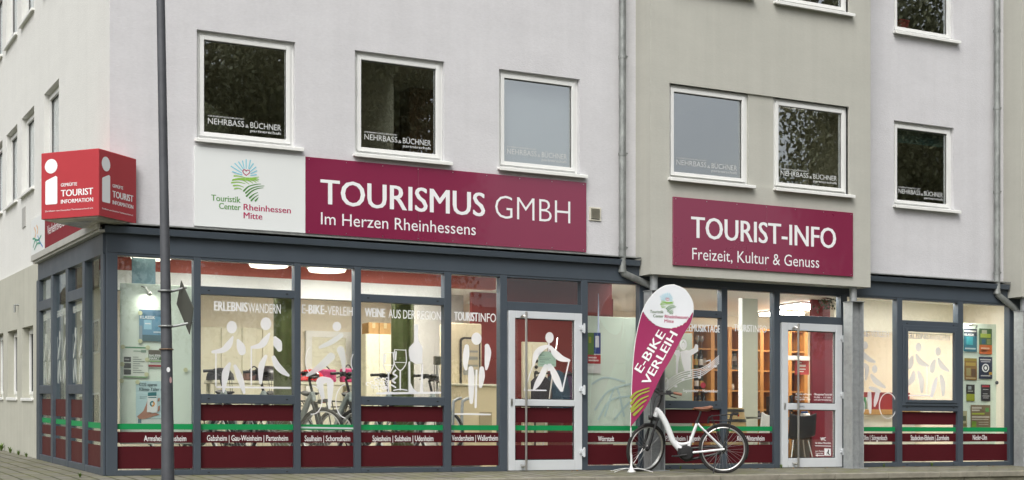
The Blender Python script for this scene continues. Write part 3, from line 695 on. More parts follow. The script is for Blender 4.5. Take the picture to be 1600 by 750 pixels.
m = MB(); ftext(m, 'STEMPEL', 1246, 1257.5, 636.5, 2.6, -.0515, .02); put(m.build('maker_lettering', mat('grey_blue_print', (.1, .14, .2))), D2)
# --- side panes
V_S = frosted('thin_white_film', (.80, .83, .80), .5)
def Yp(u): return PX(u, 500, 0).y
sm = [(60, 64.3), (82.5, 85.5), (106, 109.5), (132, 135.7), (160.8, 166)]
sp = [(Yp(b), Yp(a)) for a, b in sm]; sp[-1] = (.0, sp[-1][1])
m = MB()
for a, b in sp[:-1]: m.box(-.03, .09, a, b, 0, 2.71)
m.box(-.03, -.001, .0, sp[-1][1], 0, 2.72)
for i in range(4):
    a, b = sp[i+1][1], sp[i][0]; m.box(-.026, .086, a, b, 0, .085)
    if i in (0, 2): 
        m.box(-.028, .086, a, b, 2.24, 2.38)
        m.box(-.028, .086, a, b, .995, 1.12)
m.shear(); m.build('side_front_frame', M_AN, B, bev=.004)
for i in range(4):
    a, b = sp[i+1][1], sp[i][0]
    m = MB(); m.box(.02, .026, a - .01, b + .01, .05, 2.72); m.shear(); wd = m.build('shop_window', G_SIDE, B)
    m = MB(); m.box(.0165, .0185, a, b, .401, .536); m.box(.0165, .0185, a, b, .083, .359)
    if i < 3: m.box(.0165, .0185, a, b, .678, .92)
    m.shear(); put(m.build('maroon_stripe', M_FILM2), wd)
    m = MB(); m.box(.0165, .0185, a, b, .566, .637); m.shear(); put(m.build('green_stripe', M_GRN), wd)
    if i == 3: continue
    F = Flat(lambda yy, z: (.0155, yy, z + KS * yy), (-1, 0, 0)); c = (a + b) / 2; w_ = b - a
    for k in (-1, 1):
        q = c + k * w_ * .2
        F.oval(q, 1.92 - .1*k, .05, .07); F.limb((q - .06, 1.78, .015), (q + .05, 1.62, .035), (q + .13, 1.5, .02)); F.limb((q, 1.45, .02), (q - .05, 1.25, .035), (q - .1, .98 + .2, .02)); F.limb((q + .03, 1.45, .02), (q + .1, 1.28, .035), (q + .1, 1.16, .02)); F.limb((q + .16, 1.8, .01), (q + .16, 1.16, .01))
    put(F.mb.build('figure_film', V_S), wd)
    t = MB(); text_into(t, ('ERLEBNISWANDERN', 'E-BIKE-VERLEIH', 'WEINE AUS DER REGION')[i], (.0150, b - .12, 2.08 + KS * b), (0, -1, 0), ZF, w_ - .24, .09, .012); put(t.build('title_lettering', V_S), wd)
# --- downpipes, columns, small fittings
def downpipe(xa, y, xb, zt, ze, zb):
    m = MB(); m.tube([(xa, y, zt), (xa, y, ze)], .052, 16); 
    pts = [(xa, y, ze + .03), (xa + .012, y, ze - .012), (xb - .05, y - .02, zb + .05), (xb - .012, y - .02, zb), (xb, y - .02, zb - .06)]
    m.tube(pts, .05, 16); m.tube([(xb, y - .02, zb - .08), (xb, y - .02, -.02)], .05, 16)
    for z in (ze + .02, ze + .35, ze + 1.7, ze + 3.1, ze + 4.4): m.tube([(xa, y, z - .02), (xa, y, z + .02)], .06, 16)
    p = m.build('downpipe', M_ZINC, B, smooth=True)
    c = MB()
    for z in (ze + .36, ze + 1.72, ze + 3.12): c.box(xa + .05, xa + .09, y - .01, YW, z - .01, z + .01)
    put(c.build('clamp', M_ZINC), p)
xA = FX(972.5, -.07); downpipe(xA, -.07, 7.86, TOP - .2, FZ(973, 424, -.17) , FZ(1012, 452, -.17))
xB = FX(1558, -.07); downpipe(xB, -.07, FX(1588, -.07), TOP - .2, FZ(1558, 458, -.17), FZ(1587, 486, -.17))
def column(xc, w_=.235):
    y0, y1 = YB + .02, YB + .23; zt = 2.58
    m = MB(); x0, x1 = xc - w_/2, xc + w_/2; t = .016
    m.box(x0, x0 + t, y0, y1, -.02, zt); m.box(x1 - t, x1, y0, y1, -.02, zt); m.box(x0 + t, x1 - t, (y0+y1)/2 - .006, (y0+y1)/2 + .006, -.02, zt)
    m.box(x0 - .01, x1 + .01, y0 - .01, y1 + .01, zt, zt + .012)
    c = m.build('steel_column', M_GALV, B, bev=.003)
    q = MB(); q.cyl(((x0+x1)/2 - .01, (y0+y1)/2, zt + .01), .058, 2.815 - zt - .01, 18); put(q.build('column_head', M_GALV, smooth=True), c)
    q = MB(); q.box(x0 - .05, x1 + .05, y0 - .04, y1 + .04, -.03, -.002); put(q.build('base_plate', M_GALV), c)
cx1, cx2 = FX(1024, YB + .1), FX(1335.5, YB + .1)
print('cols', cx1, cx2)
column(cx1); column(cx2); column(FX(1600, YB + .1) + .03, .26)
m = MB(); x0, x1, z0, z1 = FX(920, YW), FX(938.5, YW), FZ(920, 344.5, YW), FZ(920, 323.5, YW)
m.box(x0, x1, YW - .02, YW - .001, z0, z1); vg = m.build('vent_grille', mat('cream_plastic', (.62, .60, .50), .5), B, bev=.004)
m = MB(); m.box(x0 + .03, x1 - .03, YW - .0225, YW - .0205, z0 + .02, z1 - .02); put(m.build('vent_opening', M_AND), vg)
m = MB()
for k in range(8):
    z = z0 + .03 + k * (z1 - z0 - .05) / 8; m.add([(x0 + .03, YW - .024, z), (x1 - .03, YW - .024, z), (x1 - .03, YW - .036, z + .014), (x0 + .03, YW - .036, z + .014)], [(0,1,2,3)])
put(m.build('louvre', mat('cream_plastic', (.6, .6, .5))), vg)
yv = PX(29, 455, 0).y; m = MB(); m.tube([(0, yv, 2.45 + KS*yv), (-.06, yv, 2.45 + KS*yv), (-.06, yv, 2.33 + KS*yv)], .018, 8); m.build('wall_hook', M_ZINC, B)
yv = PX(38, 340, .06).y; m = MB(); zv = PX(38, 340, .06).z; m.box(.045, .07, yv - .16, yv + .16, zv - .16, zv + .16); m.build('side_vent', mat('grey_plastic', (.4, .4, .38)), B)
# ================================================================== SIGNS
def logo(fn, nrm, parent, s=1.0):              # sun, heart and vineyard rows; fn takes design pixels of the white board
    K = 6.25; r = s / K
    blue = Flat(fn, nrm)
    for a, b, c, d in ((195, 124, 300, 190), (232, 97, 300, 165), (268, 82, 312, 150), (306, 72, 322, 145), (341, 60, 341, 145), (382, 66, 366, 145), (410, 99, 372, 150), (436, 132, 380, 175), (444, 168, 385, 195), (440, 205, 385, 213), (208, 176, 300, 208)):
        blue.limb((a, b, 5.5), (c, d, 4.2))
    o = [put(blue.mb.build('logo_rays', M_SKY), parent)]
    h = Flat(fn, nrm); h.line(smooth([(342, 212), (318, 192), (309, 172), (318, 158), (332, 160), (343, 172)], 4), 4.2); h.line(smooth([(343, 172), (352, 162), (368, 164), (377, 176), (368, 193), (342, 213)], 4), 3.6)
    put(h.mb.build('logo_heart', M_HRT), parent)
    g = Flat(fn, nrm)
    for q in ([(225, 218), (270, 220), (340, 236)], [(210, 258), (270, 243), (350, 240), (465, 230)], [(345, 240), (400, 238), (465, 228)], [(200, 284), (260, 278), (330, 292)], [(215, 255), (300, 255), (370, 298)], [(218, 312), (265, 310), (318, 328)], [(232, 342), (265, 337), (300, 350)], [(300, 250), (365, 262), (405, 288)], [(345, 247), (410, 262), (440, 284)], [(385, 243), (430, 255), (458, 270)], [(405, 240), (440, 245), (465, 252)]):
        n = len(smooth(q, 4)); g.limb(*[(p[0], p[1], 7.5 * (1 - .72 * i / (n - 1))) for i, p in enumerate(smooth(q, 4))])
    put(g.mb.build('logo_field_rows', M_LGR), parent)
    d = Flat(fn, nrm)
    for q in ([(318, 364), (365, 322), (430, 302), (485, 296)], [(338, 384), (385, 345), (450, 322), (518, 315)], [(345, 415), (395, 368), (450, 342), (508, 334)], [(375, 432), (412, 400), (455, 378)], [(392, 458), (425, 425), (460, 403)], [(432, 460), (448, 442), (460, 428)]):
        n = len(smooth(q, 4)); d.limb(*[(p[0], p[1], 8.5 * (1 - .75 * i / (n - 1))) for i, p in enumerate(smooth(q, 4))])
    put(d.mb.build('logo_vineyard_rows', M_DGR), parent)
YS_ = .03                                      # face of the big sign boards (wall at .06)
S1 = empty('wall_sign', P(304, 354, YS_), 'long maroon and white shop sign reading TOURISMUS GMBH under the first floor windows', 'sign')
xa, xb, xc = FX(304, YS_), FX(477.3, YS_), FX(916.3, YS_)
m = MB(); m.box(xa, xb - .001, YS_, YW - .002, 3.12, 4.115); m.build('white_panel', M_SW, S1, bev=.002)
m = MB(); xm = FX(653.5, YS_); m.box(xb + .001, xm - .001, YS_, YW - .002, 3.12, 4.115); m.box(xm + .001, xc, YS_, YW - .002, 3.12, 4.115); m.build('maroon_panel', M_MAR, S1, bev=.002)
t = MB(); yt = YS_ - .0015
ftext(t, 'TOURISMUS', 500.6, 758, 318.2, 38.4, yt, .022); t.build('lettering', M_WTX, S1); t = MB(); ftext(t, 'GMBH', 773.7, 891, 340.5, 36.2, yt, -.012); t.build('lettering', M_WTX, S1); t = MB()
ftext(t, 'Im Herzen Rheinhessens', 501.5, 743.5, 350.3, 18.8, yt, .0); t.build('lettering', M_WTX, S1)
m = MB()
for k in range(9):
    for z in (3.15, 4.085):
        xx = xb + .05 + k * (xc - xb - .1) / 8; m.tube([(xx, YS_ - .004, z), (xx, YS_, z)], .007, 8)
m.build('screw', M_STEEL, S1)
lf = lambda a, b: P(330 + a / 6.25, 240 + b / 6.25, yt)
# the board is seen obliquely: read the logo off the plane itself
logo(lf, NF, S1)
t = MB(); ftext(t, 'Touristik', 330, 375.8, 313.3, 9.4, yt, .022); ftext(t, 'Center', 342, 376, 326, 9.2, yt, .022); t.build('logo_green_lettering', M_TGR, S1)
t = MB(); ftext(t, 'Rheinhessen', 380.5, 454.5, 328, 9.6, yt, .022); ftext(t, 'Mitte', 380.5, 410, 341, 9.6, yt, .022); t.build('logo_red_lettering', M_HRT, S1)
YT = YB - .03
S2 = empty('wall_sign', P(1052, 414, YT), 'maroon sign board reading TOURIST-INFO on the greige bay below its two windows', 'sign')
m = MB(); xa, xb = FX(1052.2, YT), FX(1333, YT); xm = FX(1198, YT); z0, z1 = FZ(1052, 414, YT), FZ(1052, 307, YT)
m.box(xa, xm - .001, YT, YB - .002, z0, z1); m.box(xm + .001, xb, YT, YB - .002, z0, z1); m.build('maroon_panel', M_MAR, S2, bev=.002)
t = MB(); ftext(t, 'TOURIST-INFO', 1079.8, 1306.5, 371, 33, YT - .0015, .022); ftext(t, 'Freizeit, Kultur & Genuss', 1081.6, 1280, 405.2, 18.2, YT - .0015, -.002); t.build('lettering', M_WTX, S2)
m = MB()
for k in range(7):
    for z in (z0 + .03, z1 - .03):
        xx = xa + .04 + k * (xb - xa - .08) / 6; m.tube([(xx, YT - .004, z), (xx, YT, z)], .007, 8)
m.build('screw', M_STEEL, S2)
# --- cube sign at the corner
dn = 17.02; near = PD(154.5, 336.5, dn); zb = near.z; h = PD(154.5, 231.2, dn).z - zb
phi = 22
lv = (-RGT * math.cos(R(phi)) + FWD * math.sin(R(phi))); rv = (RGT * math.sin(R(phi)) + FWD * math.cos(R(phi)))
def solve(u, d):
    lo, hi = .2, 1.6
    for _ in range(50):
        md = (lo + hi) / 2; p = near + d * md - EYE; uu = 800 + FPX * p.dot(RGT) / p.dot(FWD)
        if abs(uu - 154.5) < abs(u - 154.5): lo = md
        else: hi = md
    return lo
la, ra = solve(64, lv), solve(213.4, rv)
print('cube', la, ra, h, near, near + rv * ra)
CS = empty('cube_sign', near, 'red illuminated box sign with a white letter i hanging at the corner of the building', 'sign')
zz = Vector((0, 0, h)); c0 = near; c1 = near + lv * la; c2 = near + rv * ra; c3 = c1 + rv * ra
m = MB(); m.add([c0, c1, c3, c2, c0 + zz, c1 + zz, c3 + zz, c2 + zz], [(0,1,5,4), (1,2,6,5), (2,3,7,6), (3,0,4,7), (4,5,6,7)])
m.build('red_face', M_RED, CS, bev=.012, seg=2)
m = MB(); i_ = .03; q = [c0 + (lv + rv) * i_, c1 + (rv - lv) * i_, c3 - (lv + rv) * i_, c2 + (lv - rv) * i_]; up = Vector((0, 0, .02)); dnv = Vector((0, 0, -.035)); ce = (c0 + c3) / 2
m.add([p + up for p in q] + [p + dnv * .4 for p in q] + [p + (ce - p) * .25 + dnv for p in q], [(0,1,5,4), (1,2,6,5), (2,3,7,6), (3,0,4,7), (4,5,9,8), (5,6,10,9), (6,7,11,10), (7,4,8,11), (8,9,10,11)])
m.build('bottom_tray', mat('clear_acrylic_tray', (.55, .53, .45), .15, 0, .25, 6, coat=.5), CS)
def cube_face(org, xd, w_, nrm):
    fn = lambda a, b: org + xd * (w_ * a) + Vector((0, 0, h * b)) + nrm * .002
    F = Flat(fn, nrm); F.oval(.18, .79, .11, .11)
    F.shape([(.078, .235), (.085, .22), (.10, .215), (.27, .215), (.285, .225), (.288, .24), (.288, .62), (.26, .64), (.10, .58), (.08, .56)])
    F.mb.build('letter_i', M_WTX, CS)
    for s_, a, b, y, cap, bo in (('GEPRÜFTE', .35, .63, .47, .048, .03), ('TOURIST', .35, .905, .32, .098, .04), ('INFORMATION', .35, .905, .215, .058, .035), ('Zertifiziert vom Deutschen Tourismusverband e.V.', .075, .905, .105, .022, .01)):
        t = MB(); text_into(t, s_, fn(a, y), xd, ZF, w_ * (b - a), h * cap, bo); t.build('lettering', M_WTX, CS)
cube_face(c1, -lv, la, -rv)
cube_face(c0, rv, ra, -lv)
m = MB(); pt = c2 + (c3 - c2) * .5; m.tube([pt + Vector((0, 0, .3)), pt + rv * .25 + Vector((0, 0, .3))], .02, 8); m.build('bracket', M_STEEL, CS)
# --- maroon banner on the side wall
def S_(u, v): return PX(u, v, .03)
ya, yb, yc = S_(160, 350).y, S_(70, 400).y, S_(49, 400).y
z0 = 3.12; z1 = 3.72
S3 = empty('wall_sign', (.03, yb, 3.2), 'maroon and white club banner on the side wall, half behind the red cube sign', 'sign')
m = MB(); m.box(.03, .058, ya, yb, z0, z1); m.shear(); m.build('maroon_panel', mat('maroon_banner', (.20, .022, .03), .7, 0, .08, 3, spec=.15), S3)
m = MB(); m.box(.03, .058, yb + .002, yc, z0, z1); m.shear(); m.build('white_panel', M_SW, S3)
t = MB(); text_into(t, 'Verkehrsverein der Verbandsgemeinde', (.028, PX(74, 368, .028).y, PX(74, 367.5, .028).z), (0, -1, -KS), ZF, yb - ya - .35, .135, .012); t.build('lettering', M_WTX, S3)
fs = lambda yy, z: (.028, yy, z + KS * yy)
wm = yc - yb; y0_ = yc
for nm, mt_, st in (('orange_brush_mark', mat('orange_ink', (.7, .32, .06)), [[(.25, .95), (.35, .75), (.28, .6)], [(.42, .98), (.5, .82), (.45, .7)]]), ('green_brush_mark', mat('green_ink', (.06, .3, .2)), [[(.15, .3), (.3, .5), (.55, .45), (.75, .55)], [(.25, .2), (.45, .35), (.7, .3)], [(.12, .6), (.3, .55), (.4, .4)]]), ('blue_brush_mark', mat('blue_ink', (.1, .25, .55)), [[(.5, .6), (.62, .4), (.85, .15)]])):
    F = Flat(fs, (-1, 0, 0))
    for p in st: F.line([(y0_ - wm * a, z0 + (z1 - z0) * (.05 + .75 * b)) for a, b in p], .014)
    F.mb.build(nm, mt_, S3)
# ================================================================== LAMP POST AND TRAFFIC SIGN
DL = 13.4
M_POST = mat('dark_grey_post_paint', (.085, .09, .10), .55, .2, .25, 5, .15, 30)
LP = empty('lamp_post', PD(263, 757, DL), 'tall dark grey street lamp post standing in front of the corner shop window', 'lamp post')
m = MB(); st = [(263, 790, 10.5), (262.3, 740, 10), (260.5, 560, 8.8), (259.2, 480, 8.2), (257, 340, 7.2), (251, 0, 6.6), (247, -230, 6.2)]
st = smooth(st, 6); m.tube([PD(u, v, DL) for u, v, r in st], [r * DL / FPX for u, v, r in st], 20); m.build('pole', M_POST, LP, smooth=True)
def sticker(u, v, a, b, mt, nm='sticker'):
    F = Flat(lambda p, q: PD(p, q, DL - .062), -FWD); F.shape([(u - a, v - b), (u + a, v - b*.8), (u + a*.9, v + b), (u - a, v + b*.9)]); F.mb.build(nm, mt, LP)
m = MB()
for v in (711,): m.box(0, 0, 0, 0, 0, 0)
top = PD(247, -230, DL)
m = MB(); m.tube(smooth([top, top + Vector((0, -.1, .35)), top + Vector((.3, -.8, .6))], 5), .045, 10); m.build('arm', M_POST, LP, smooth=True)
m = MB(); m.box(-.1, .1, -.35, .35, -.06, .05, Matrix.Translation(top + Vector((.4, -1.1, .62)))); m.build('lantern', M_POST, LP, bev=.03, seg=2)
def on_post(u, v, mt, r, dz):                  # small stickers wrapped on the shaft
    c = PD(u, v, DL); ax = PD(259 + (v - 480) * .015, v, DL); q = (c - ax); off = q.dot(RGT); rad = .0525
    off = max(-rad * .9, min(rad * .9, off)); base = ax + RGT * off - FWD * (math.sqrt(rad*rad - off*off) + .004)
    nrm = (base - ax).normalized(); tx = Vector((-nrm.y, nrm.x, 0))
    m = MB(); m.add([base + tx * (r * math.cos(t)) + Vector((0, 0, dz * math.sin(t))) for t in [2*math.pi*k/10 for k in range(10)]], [tuple(range(10))]); m.build('sticker', mt, LP)
on_post(265, 578, M_WTX, .017, .024); on_post(268, 594, mat('pink_sticker', (.62, .40, .40)), .014, .03)
TS = empty('traffic_sign', PD(289, 480, DL), 'small dark diamond traffic sign seen from behind, strapped to the lamp post', 'traffic sign')
top_, rt, bt, lf_ = PD(282.7, 438, DL + .0), PD(302, 480.7, DL - .22), PD(296, 523, DL), PD(275.7, 475, DL + .22)
nr = (top_ - bt).cross(rt - lf_).normalized()
m = MB(); m.prism([top_, rt, bt, lf_], nr, .006); m.build('plate', mat('sign_back_grey', (.11, .115, .095), .6, .3, .1, 6), TS, bev=.002)
for v, ue in ((455, 290), (510, 299)):
    ax = PD(259 + (v - 480) * .015, v, DL); m = MB()
    m.tube([ax + (RGT * math.cos(t) + FWD * math.sin(t)) * .064 for t in [2*math.pi*k/20 for k in range(20)]], .009, 8, closed=True)
    e = PD(ue, v - 6, DL); m.tube([ax + RGT * .06, e + RGT * .01], .012, 8); m.build('clamp', M_ZINC, TS)
ax = PD(259.8, 546, DL); m = MB(); m.tube([ax + (RGT * math.cos(t) + FWD * math.sin(t)) * .061 for t in [2*math.pi*k/20 for k in range(20)]], .007, 8, closed=True); m.build('strap', mat('rusty_strap', (.18, .12, .08), .7, .5, .3, 20), LP)
# ================================================================== FEATHER FLAG
DF = 20.35
FL = empty('feather_flag', PD(987, 738, DF), 'maroon and white feather flag reading E-BIKE VERLEIH behind the white bicycle', 'flag')
M_FAB = mat('maroon_flag_fabric', (.30, .018, .095), .75, 0, .06, 4, .1, 30)
M_FABW = mat('white_flag_fabric', (.72, .75, .78), .75, 0, .03, 4)
def bulge(u, v): return .05 * math.sin((u - 985) / 100 * math.pi) + .03 * math.sin(v / 37.0)
ff = lambda u, v: PD(u, v, DF + bulge(u, v))
left = smooth([(985.6, 666.6), (986.9, 618), (989.8, 564), (995, 522.7), (1004.7, 485.5), (1018, 462.7), (1036.5, 448), (1053, 445)], 6)
right_ = smooth([(985.6, 666.6), (1001.4, 647), (1013.8, 628), (1034.5, 585), (1049, 560), (1068, 523), (1080, 502), (1083.4, 481), (1080, 467), (1069.6, 452.4), (1053, 445)], 6)
def edge(pts, k):                              # point at fraction k of arc length
    L = [0]
    for a, b in zip(pts, pts[1:]): L.append(L[-1] + math.dist(a, b))
    t = k * L[-1]
    for i in range(len(pts) - 1):
        if L[i+1] >= t: f = (t - L[i]) / max(1e-9, L[i+1] - L[i]); return (pts[i][0] + (pts[i+1][0]-pts[i][0])*f, pts[i][1] + (pts[i+1][1]-pts[i][1])*f)
    return pts[-1]
white_b = smooth([(1004.5, 485.8), (1013, 498), (1027, 509), (1045, 513), (1061, 509.5), (1073, 501.5), (1082, 488)], 4)
def below(u, v):                               # is the cloth maroon here
    if u < 1004.5: return True
    if u > 1082: return v > 486
    for a, b in zip(white_b, white_b[1:]):
        if a[0] <= u <= b[0]: return v > a[1] + (b[1] - a[1]) * (u - a[0]) / (b[0] - a[0] + 1e-9)
    return True
NR, NC = 90, 24
mm_, mw = MB(), MB(); grid = []
for i in range(NR + 1):
    a = edge(left, i / NR); b = edge(right_, i / NR); grid.append([(a[0] + (b[0]-a[0])*j/NC, a[1] + (b[1]-a[1])*j/NC) for j in range(NC + 1)])
vs = [ff(*p) for row in grid for p in row]
fa, fb = [], []
for i in range(NR):
    for j in range(NC):
        q = (i*(NC+1)+j, i*(NC+1)+j+1, (i+1)*(NC+1)+j+1, (i+1)*(NC+1)+j)
        cu = sum(grid[i + di][j + dj][0] for di in (0, 1) for dj in (0, 1)) / 4; cv = sum(grid[i + di][j + dj][1] for di in (0, 1) for dj in (0, 1)) / 4
        (fa if below(cu, cv) else fb).append(q)
mm_.add(vs, fa); ob = mm_.build('maroon_cloth', M_FAB, FL, smooth=True)
# white head: its own smooth sheet a few mm in front so that the curved border stays clean
hl = [p for p in left if not below(*p) or p[1] <= 485.8]; hr = [p for p in right_ if p[1] <= 488 and p[0] > 1040]
outl = [(1004.5, 485.8)] + [p for p in left if p[1] < 485.5] + [p for p in right_[::-1] if p[1] < 487 and p[0] > 1053.2] + white_b[::-1][:-1]
def fan(pts, fn, c, rings=6):
    mb = MB(); n = len(pts); vs = []
    for k in range(rings): vs += [fn(c[0] + (u - c[0]) * (1 - k / rings), c[1] + (v - c[1]) * (1 - k / rings)) for u, v in pts]
    vs.append(fn(*c)); fs = []
    for k in range(rings - 1):
        for i in range(n): fs.append((k*n+i, k*n+(i+1)%n, (k+1)*n+(i+1)%n, (k+1)*n+i))
    for i in range(n): fs.append(((rings-1)*n+i, (rings-1)*n+(i+1)%n, rings*n))
    mb.add(vs, fs); return mb
fan(outl, lambda u, v: ff(u, v) - FWD * .004, (1046, 480)).build('white_cloth', M_FABW, FL, smooth=True)
fdec = lambda u, v: ff(u, v) - FWD * .007
# logo on the flag: design pixels scaled from the board logo
K = .46
logo(lambda a, b: ff(1043 + (a - 345) * K / 6.25 * 1.06 , 470 + (b - 210) * K / 6.25 * 1.12) - FWD * .008, -FWD, FL)
def ptext(mb, s_, u, v, ang, wpx, cap, bo, fnp):  # writing bent onto the cloth
    if bo > .001:
        for i, k in enumerate((-1, 0, 1)):
            e = k * bo * cap; ptext(mb, s_, u + e * math.cos(R(ang)), v - e * math.sin(R(ang)), ang, wpx, cap, .0008, lambda a, b, i=i: fnp(a, b) - FWD * (.0004 * i))
        return
    vs, fs = textdata(s_, bo); x0 = min(q[0] for q in vs); x1 = max(q[0] for q in vs); c, sn = math.cos(R(ang)), math.sin(R(ang))
    out = []
    for q in vs:
        X = (q[0] - x0) * wpx / (x1 - x0); Y = q[1] * cap / .685
        out.append(fnp(u + X * c - Y * sn * -1 * -1, v - X * sn - Y * c))
    mb.add(out, fs)
t = MB(); ptext(t, 'Touristik', 1015.5, 489, -2, 21, 4.6, .02, fdec); ptext(t, 'Center', 1020.5, 495.7, -2, 16, 4.4, .02, fdec); t.build('logo_green_lettering', mat('flag_text_green', (.10, .17, .07)), FL)
t = MB(); ptext(t, 'Rheinhessen', 1038.5, 497, -2, 37, 5.2, .02, fdec); ptext(t, 'Mitte', 1038, 504, -2, 14.5, 5, .02, fdec); t.build('logo_red_lettering', M_HRT, FL)
t = MB(); ptext(t, 'E-BIKE', 1002, 583, 58, 72, 13.2, .035, fdec); ptext(t, 'VERLEIH', 1013.5, 603, 60.5, 92, 13, .035, fdec); t.build('lettering', M_WTX, FL)
st_ = Flat(lambda a, b: fdec(960 + a / 2.418, 440 + b / 2.418), -FWD)
for q in ([(63, 438), (85, 418), (130, 402)], [(63, 460), (90, 430), (131, 413)], [(64, 480), (95, 448), (128, 432)], [(66, 490), (95, 465), (120, 448)], [(74, 503), (95, 484), (108, 470)]):
    q = smooth(q, 5); n = len(q); st_.limb(*[(p[0], p[1], 5.2 * (1 - .6 * i / (n - 1))) for i, p in enumerate(q)])
st_.mb.build('olive_stripes', mat('olive_print', (.30, .33, .04), .7), FL)
m = MB(); m.tube([ff(u, v) + FWD * .01 for u, v in [(986, 742), (986, 700), (985.8, 668)]], .011, 8); 
m.tube([ff(u, v) + FWD * .012 for u, v in left + right_[::-1][:30]], .009, 8); m.build('pole', mat('white_plastic_pole', (.75, .76, .75), .4), FL)
b0 = PD(986.5, 737, DF); fz = SLP * b0.y
m = MB(); m.lathe([(.06, 0), (.06, .012), (.03, .05), (.016, .09), (.014, .25)], (b0.x, b0.y, fz), 16)
for a in (20, 110, 200, 290):
    d = Vector((math.cos(R(a)), math.sin(R(a)), 0)); m.tube(smooth([Vector((b0.x, b0.y, fz + .05)), Vector((b0.x, b0.y, fz + .05)) + d * .16, Vector((b0.x, b0.y, fz + .01)) + d * .38], 4), .005, 8)
m.build('cross_foot', mat('white_plastic_pole', (.75, .76, .75)), FL, smooth=True)
